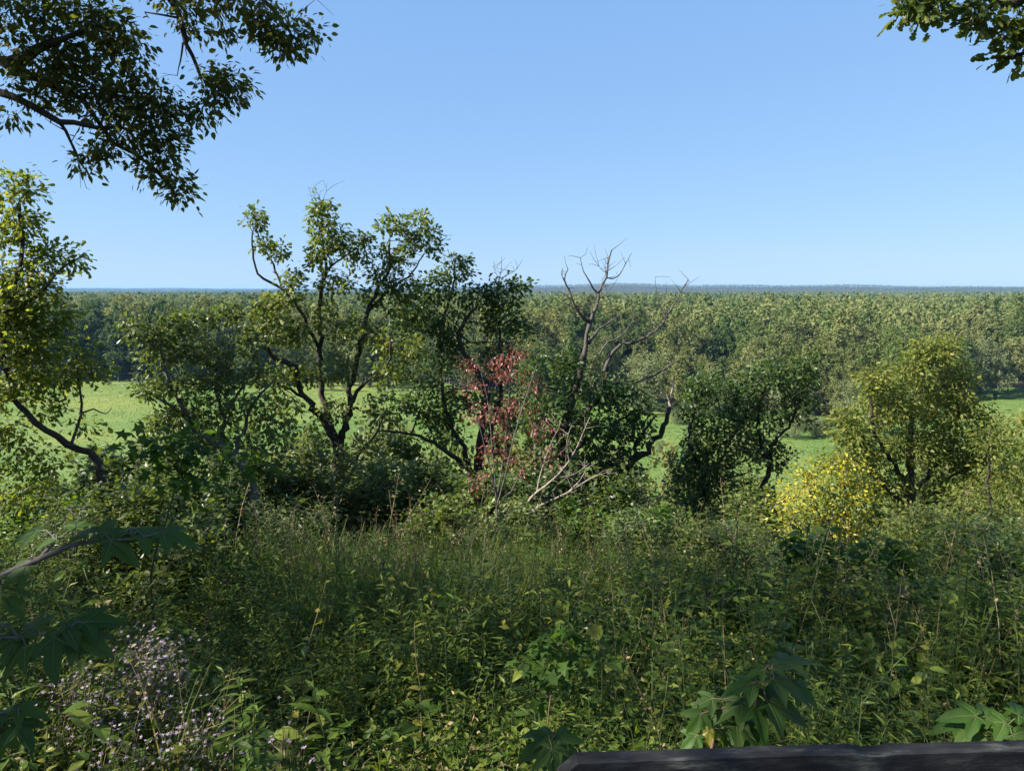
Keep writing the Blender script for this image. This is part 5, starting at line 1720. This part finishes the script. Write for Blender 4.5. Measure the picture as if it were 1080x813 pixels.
near_plant('maple_seedling', 'three-lobed leafy seedling with a reddish stem just above the railing', 'seedling',
    [(.0048, .0022, [V3(gl[0] - .05, 1.75, gz_), (745, 815, 1.74), (768, 782, 1.72), (788, 752, 1.71), (802, 728, 1.7), (814, 708, 1.7)])],
    [(806, 706, 1.7, 0.047, 165, .25, 1), (815, 704, 1.7, 0.060, 20, -.05, 0), (826, 700, 1.74, 0.099, 35, .0, 0), (816, 716, 1.69, 0.107, -18, .2, 0), (838, 722, 1.72, 0.077, -30, .35, 1),
     (795, 720, 1.7, 0.086, 178, .1, 1), (808, 738, 1.68, 0.129, -22, .2, 0), (796, 744, 1.68, 0.086, -80, .2, 1), (783, 742, 1.7, 0.095, 195, .2, 0), (752, 736, 1.72, 0.065, 205, .1, 0), (740, 752, 1.7, 0.073, 235, .5, 1),
     (776, 762, 1.69, 0.103, -35, .2, 0), (784, 770, 1.68, 0.095, -95, .3, 1), (748, 770, 1.68, 0.043, 260, .6, 2), (755, 768, 1.68, 0.047, -60, .4, 1), (735, 775, 1.68, 0.060, 215, .3, 1)],
    LM, M_REDSTEM, BROAD3, V3(gl[0] - .05, 1.75, gz_))
g2 = P(580, 840, 1.9)
near_plant('maple_seedling', 'broad-leaved seedling peeping up left of the railing end', 'seedling',
    [(.004, .002, [V3(g2[0], 1.9, GZ(g2[0], 1.9)), (582, 815, 1.86), (580, 785, 1.84)])],
    [(580, 783, 1.84, 0.103, -165, .25, 0), (583, 783, 1.84, 0.095, -20, .2, 0), (578, 776, 1.86, 0.086, 160, .05, 1), (588, 778, 1.86, 0.077, 20, .05, 1), (582, 790, 1.82, 0.103, -80, .4, 0)],
    LM, M_STEM, BROAD3, V3(g2[0], 1.9, GZ(g2[0], 1.9)))
g3 = P(1050, 800, 2.5)
near_plant('maple_seedling', 'spreading bright green seedling low above the railing near the right edge', 'seedling',
    [(.005, .002, [V3(g3[0], 2.5, GZ(g3[0], 2.5)), (1050, 790, 2.48), (1045, 765, 2.46), (1030, 755, 2.46)]), (.004, .002, [(1050, 790, 2.48), (1062, 765, 2.44), (1075, 755, 2.42)])],
    [(1030, 755, 2.46, 0.129, 170, .05, 1), (1040, 757, 2.46, 0.129, 20, .05, 1), (1060, 762, 2.44, 0.129, 150, .1, 1), (1074, 754, 2.42, 0.138, 10, .1, 1), (1050, 772, 2.44, 0.129, -60, .2, 0), (1028, 768, 2.46, 0.120, 210, .2, 0), (1068, 775, 2.4, 0.129, -20, .25, 0), (1012, 762, 2.5, 0.112, 190, .15, 1)],
    LM, M_STEM, BROAD3, V3(g3[0], 2.5, GZ(g3[0], 2.5)))


# ------------------------------------------------------------------ flowering and single tall weeds
def aster(px, py, d, rx, hgt, nfl, lab):
    c0 = P(px, py, d)
    gx, gy = c0[0], d
    g = GZ(gx, gy)
    root = empty('aster_clump', (gx, gy, g), lab, 'flowering plant', 'asters on the brow')
    st, fl, fo = Acc(), Acc(), Acc()
    R = rx * d / F
    top = c0[2] - g + .05
    M_ = 46
    for k in range(M_):
        az = rng.uniform(0, 6.28)
        rr = R * rng.uniform(0, 1) ** .6
        p1 = np.array([math.cos(az) * rr, math.sin(az) * rr * .8, top * rng.uniform(.72, 1.08) * (1 - .25 * (rr / R) ** 2)])
        b = p1 * np.array([.35, .35, 0]) + np.array([0, 0, -.05])
        tube(st, np.array([b, (b + p1) / 2 + rng.normal(0, .03, 3), p1]), [.003, .0022, .0014], 3)
        m = nfl // M_
        f = p1 + rng.normal(0, 1, (m, 3)) * np.array([.065, .065, .06])
        for q in f[::3]:
            tube(st, np.array([p1 - np.array([0, 0, .08]), q]), [.0012, .0008], 3, 0, False)
        th = rng.uniform(0, 6.28, m)
        fl.place(STAR, f, np.stack([np.cos(th), np.sin(th), 0 * th], 1), np.array([-.2, -.3, 1]) + rng.normal(0, .5, (m, 3)), rng.uniform(.007, .012, m))
        m2 = 14
        k2 = rng.uniform(.2, 1, m2)
        fo.place(LANCE_S, b + (p1 - b) * k2[:, None] + rng.normal(0, .02, (m2, 3)), rng.normal(0, 1, (m2, 3)) * np.array([1, 1, .4]), np.array([0, 0, 1]) + rng.normal(0, .4, (m2, 3)), rng.uniform(.035, .07, m2))
    link('stems', st.mesh('stems', [M_DRY]), root)
    link('foliage', fo.mesh('foliage', [M_WEED]), root)
    link('blossom', fl.mesh('blossom', [M_ASTER]), root)


_th = np.arange(10) * 2 * math.pi / 10
STAR = {'v': np.concatenate([[[0, 0, .1]], np.stack([np.cos(_th) * np.where(np.arange(10) % 2, .45, 1), np.sin(_th) * np.where(np.arange(10) % 2, .45, 1), np.where(np.arange(10) % 2, 0, .12)], 1)]),
        'f': [(np.array([[0, 1 + i, 1 + (i + 1) % 10] for i in range(10)]), 0)]}
aster(150, 690, 3.5, 48, .8, 620, 'largest clump of pale pink-lilac asters, right beside the dark maple bough')
aster(72, 715, 3.2, 34, .7, 220, 'dim aster clump in shade, left of the largest aster clump')
aster(205, 765, 2.9, 30, .6, 200, 'small aster clump below and right of the largest one')
aster(130, 780, 2.7, 30, .6, 150, 'sparse aster clump in shade directly below the largest one')
aster(300, 790, 2.7, 16, .6, 60, 'few-flowered aster left of the straw-coloured sunny patch')


def tall_weed(px, py_top, d, lab, kind_='goldenrod', seed=0, leafm=None, hmax=1.1, name='tall_weed', leaf=None, n_leaf=40, size=.09, lean=.1, dry=0):
    r = np.random.default_rng(seed)
    top = P(px, py_top, d)
    gx = top[0] - lean
    g = GZ(gx, d)
    h = top[2] - g
    root = empty(name, (gx, d, g), lab, 'weed', 'single tall weeds on the brow')
    w, c = Acc(), Acc()
    t = np.linspace(0, 1, 9)
    st = np.stack([lean * t ** 2, .03 * np.sin(t * 5), h * t - .02], 1) + r.normal(0, .004, (9, 3))
    tube(w, st, np.linspace(.0055, .0018, 9), 5)
    k = np.linspace(.22, 1, n_leaf)
    p = np.stack([np.interp(k, t, st[:, i]) for i in range(3)], 1)
    az = np.arange(n_leaf) * 2.4 + r.normal(0, .3, n_leaf)
    ax = np.stack([np.cos(az), np.sin(az), .35 + r.normal(0, .25, n_leaf)], 1)
    c.place(leaf or LANCE_FINE, p, ax, np.array([0, 0, 1]) + r.normal(0, .3, (n_leaf, 3)), size * (1.15 - .65 * k ** 3) * r.uniform(.75, 1.2, n_leaf))
    link('stem', w.mesh('stem', [M_DRY if dry else M_STEM], smooth_shade=True), root)
    link('foliage', c.mesh('foliage', [leafm or M_WEED2]), root)


tall_weed(257, 700, 2.9, 'sunlit lance-leaved weed standing between the asters and the straw-coloured patch', seed=1, n_leaf=46, size=.12, lean=.02)
tall_weed(272, 725, 2.7, 'shorter lance-leaved weed close beside the sunlit one', seed=2, n_leaf=34, size=.11, lean=.05)
tall_weed(345, 610, 4.0, 'tall weed with a pale arching stem and a few yellow leaves', seed=3, leafm=M_LEAFY, leaf=OVATE_FINE, n_leaf=12, size=.075, lean=.22, dry=1)
tall_weed(437, 650, 3.9, 'slim stem carrying orange-yellow leaves above the straw-coloured patch', seed=4, leafm=M_LEAFY, leaf=OVATE_FINE, n_leaf=9, size=.085, lean=-.03, dry=1)
tall_weed(412, 655, 4.1, 'upright feathery weed left of the orange-leaved stem', seed=5, n_leaf=60, size=.07, lean=.02)
tall_weed(230, 672, 3.8, 'weak stem with a single hanging yellow leaf', seed=6, leafm=M_LEAFY, leaf=OVATE_FINE, n_leaf=4, size=.075, lean=.03)
tall_weed(55, 755, 2.5, 'small yellow-leaved weed in the bottom left corner', seed=7, leafm=M_LEAFY, leaf=OVATE_FINE, n_leaf=16, size=.05, lean=.05)
tall_weed(330, 700, 3.3, 'broad lance-leaved weed right of the sunlit one, in shade', seed=8, leafm=M_WEED, n_leaf=26, size=.15, lean=-.06)
tall_weed(720, 660, 4.4, 'tall weed with drooping pale leaves in the middle of the shade', seed=9, n_leaf=22, size=.10, lean=.05)
tall_weed(792, 640, 4.6, 'tall yellow-tipped weed above the railing seedling', seed=10, n_leaf=20, size=.11, lean=-.04)
tall_weed(848, 660, 5.0, 'dry brown weed stalk left of the forked maple sapling', seed=11, leafm=M_DRY, leaf=OVATE_FINE, n_leaf=18, size=.06, lean=.05, dry=1)
tall_weed(985, 690, 4.2, 'tall shaded weed left of the leaning mossy stem', seed=12, leafm=M_WEED, n_leaf=30, size=.12, lean=.04)

# weeds caught by the sun in the straw-coloured patch
stw = Acc()
c0 = P(478, 730, 3.4)
for i in range(150):
    x_ = c0[0] + rng.normal(0, .20)
    y_ = 3.25 + rng.normal(0, .28)
    L_ = rng.uniform(.25, .62)
    V, q = blade_strip(L_, rng.uniform(.0025, .005), rng.uniform(.05, .7), rng.uniform(0, 6.28), rng)
    stw.add(V + np.array([x_, y_, GZ(x_, y_)]), [q], int(rng.uniform() < .55))
    n_ = 5
    stw.place({'v': OVATE_S['v'], 'f': [(f, int(rng.uniform() < .5)) for f, _ in OVATE_S['f']]}, V[4:5] + np.array([x_, y_, GZ(x_, y_)]) + rng.normal(0, .05, (n_, 3)), rng.normal(0, 1, (n_, 3)), rng.normal(0, 1, (n_, 3)), rng.uniform(.015, .05, n_))
o = kind(link('dry_grass', stw.mesh('dry_grass', [M_WEED2, M_DRY])), 'stuff')
o['label'] = 'straw-coloured grass and seed stalks in a patch of sun'

# ================================================================== RAILING
M_RAIL = noise_mat('weathered_dark_board', [(.009, .009, .011, .36), (.019, .019, .022, .50), (.04, .04, .04, .58), (.14, .14, .115, .68)], 6, .92, 9, .9, .012, (.8, 3, 3), cols2=[(.6, .6, .62), (1.5, 1.5, 1.45)], scale2=18)
rl = P(607, 793, 1.45)
rr_ = P(1080, 780, 1.492)
dirx = unit(rr_ - rl)
perp = unit(np.array([-dirx[1], dirx[0], 0]))
zt = rl[2]
root = empty('railing', (rl[0] + .9, rl[1], GZ(rl[0] + .9, rl[1])), 'dark weathered wooden railing board along the bottom edge, its left end cut aslant', 'railing')
ox = np.array(root.location)


def prism(outline, thick, p0, dx, dn, bevel=.004):
    """board face drawn in (along, up), extruded along dn, edges eased"""
    n = len(outline)
    o_ = np.array(outline, float)
    c = o_.mean(0)
    ins = o_ + (c - o_) / np.linalg.norm(c - o_, axis=1, keepdims=True) * bevel * 1.4
    layers = [(ins, 0), (o_, bevel), (o_, thick - bevel), (ins, thick)]
    V = []
    for pts_, t_ in layers:
        for a_, u_ in pts_:
            V.append(p0 + dx * a_ + np.array([0, 0, u_]) + dn * t_)
    q = []
    for L_ in range(3):
        for i in range(n):
            j = (i + 1) % n
            q.append([L_ * n + i, L_ * n + j, (L_ + 1) * n + j, (L_ + 1) * n + i])
    a = Acc()
    a.add(np.array(V), [np.array(q)])
    for base, rev in ((0, True), (3 * n, False)):
        f = list(range(base, base + n))
        if n == 5:
            a.f.append(np.array([f[::-1] if rev else f]))
        else:
            a.f.append(np.array([f[::-1] if rev else f]))
        a.m.append(np.zeros(1, np.int32))
    return a


L_ = 2.6
pb0 = np.array([rl[0], rl[1], zt]) - perp * .038
na = 90
al = np.linspace(L_, 0, na)
wear = .0022 * np.cumsum(rng.normal(0, .35, na))
wear = wear - np.linspace(wear[0], wear[-1], na) + rng.normal(0, .0007, na) - .004 * (np.abs(al - .62) < .025)
outl = [(-.036, -.030), (-.046, -.052), (-.046, -.14), (L_, -.14)] + [(float(x_), float(w__)) for x_, w__ in zip(al, wear)]
bd = prism(outl, .038, pb0, dirx, perp, .0015)
link('board', bd.mesh('board', [M_RAIL], ox), root)
for s in (.35, 2.2):
    p0 = np.array([rl[0], rl[1], zt - .11]) + dirx * s + perp * .002
    g = GZ(p0[0], p0[1]) - .1
    hh_ = p0[2] - g
    po = prism([(0, -.03), (0, -hh_), (.09, -hh_), (.09, -.03)], .09, p0, dirx, perp)
    link('post', po.mesh('post', [M_RAIL], ox), root)
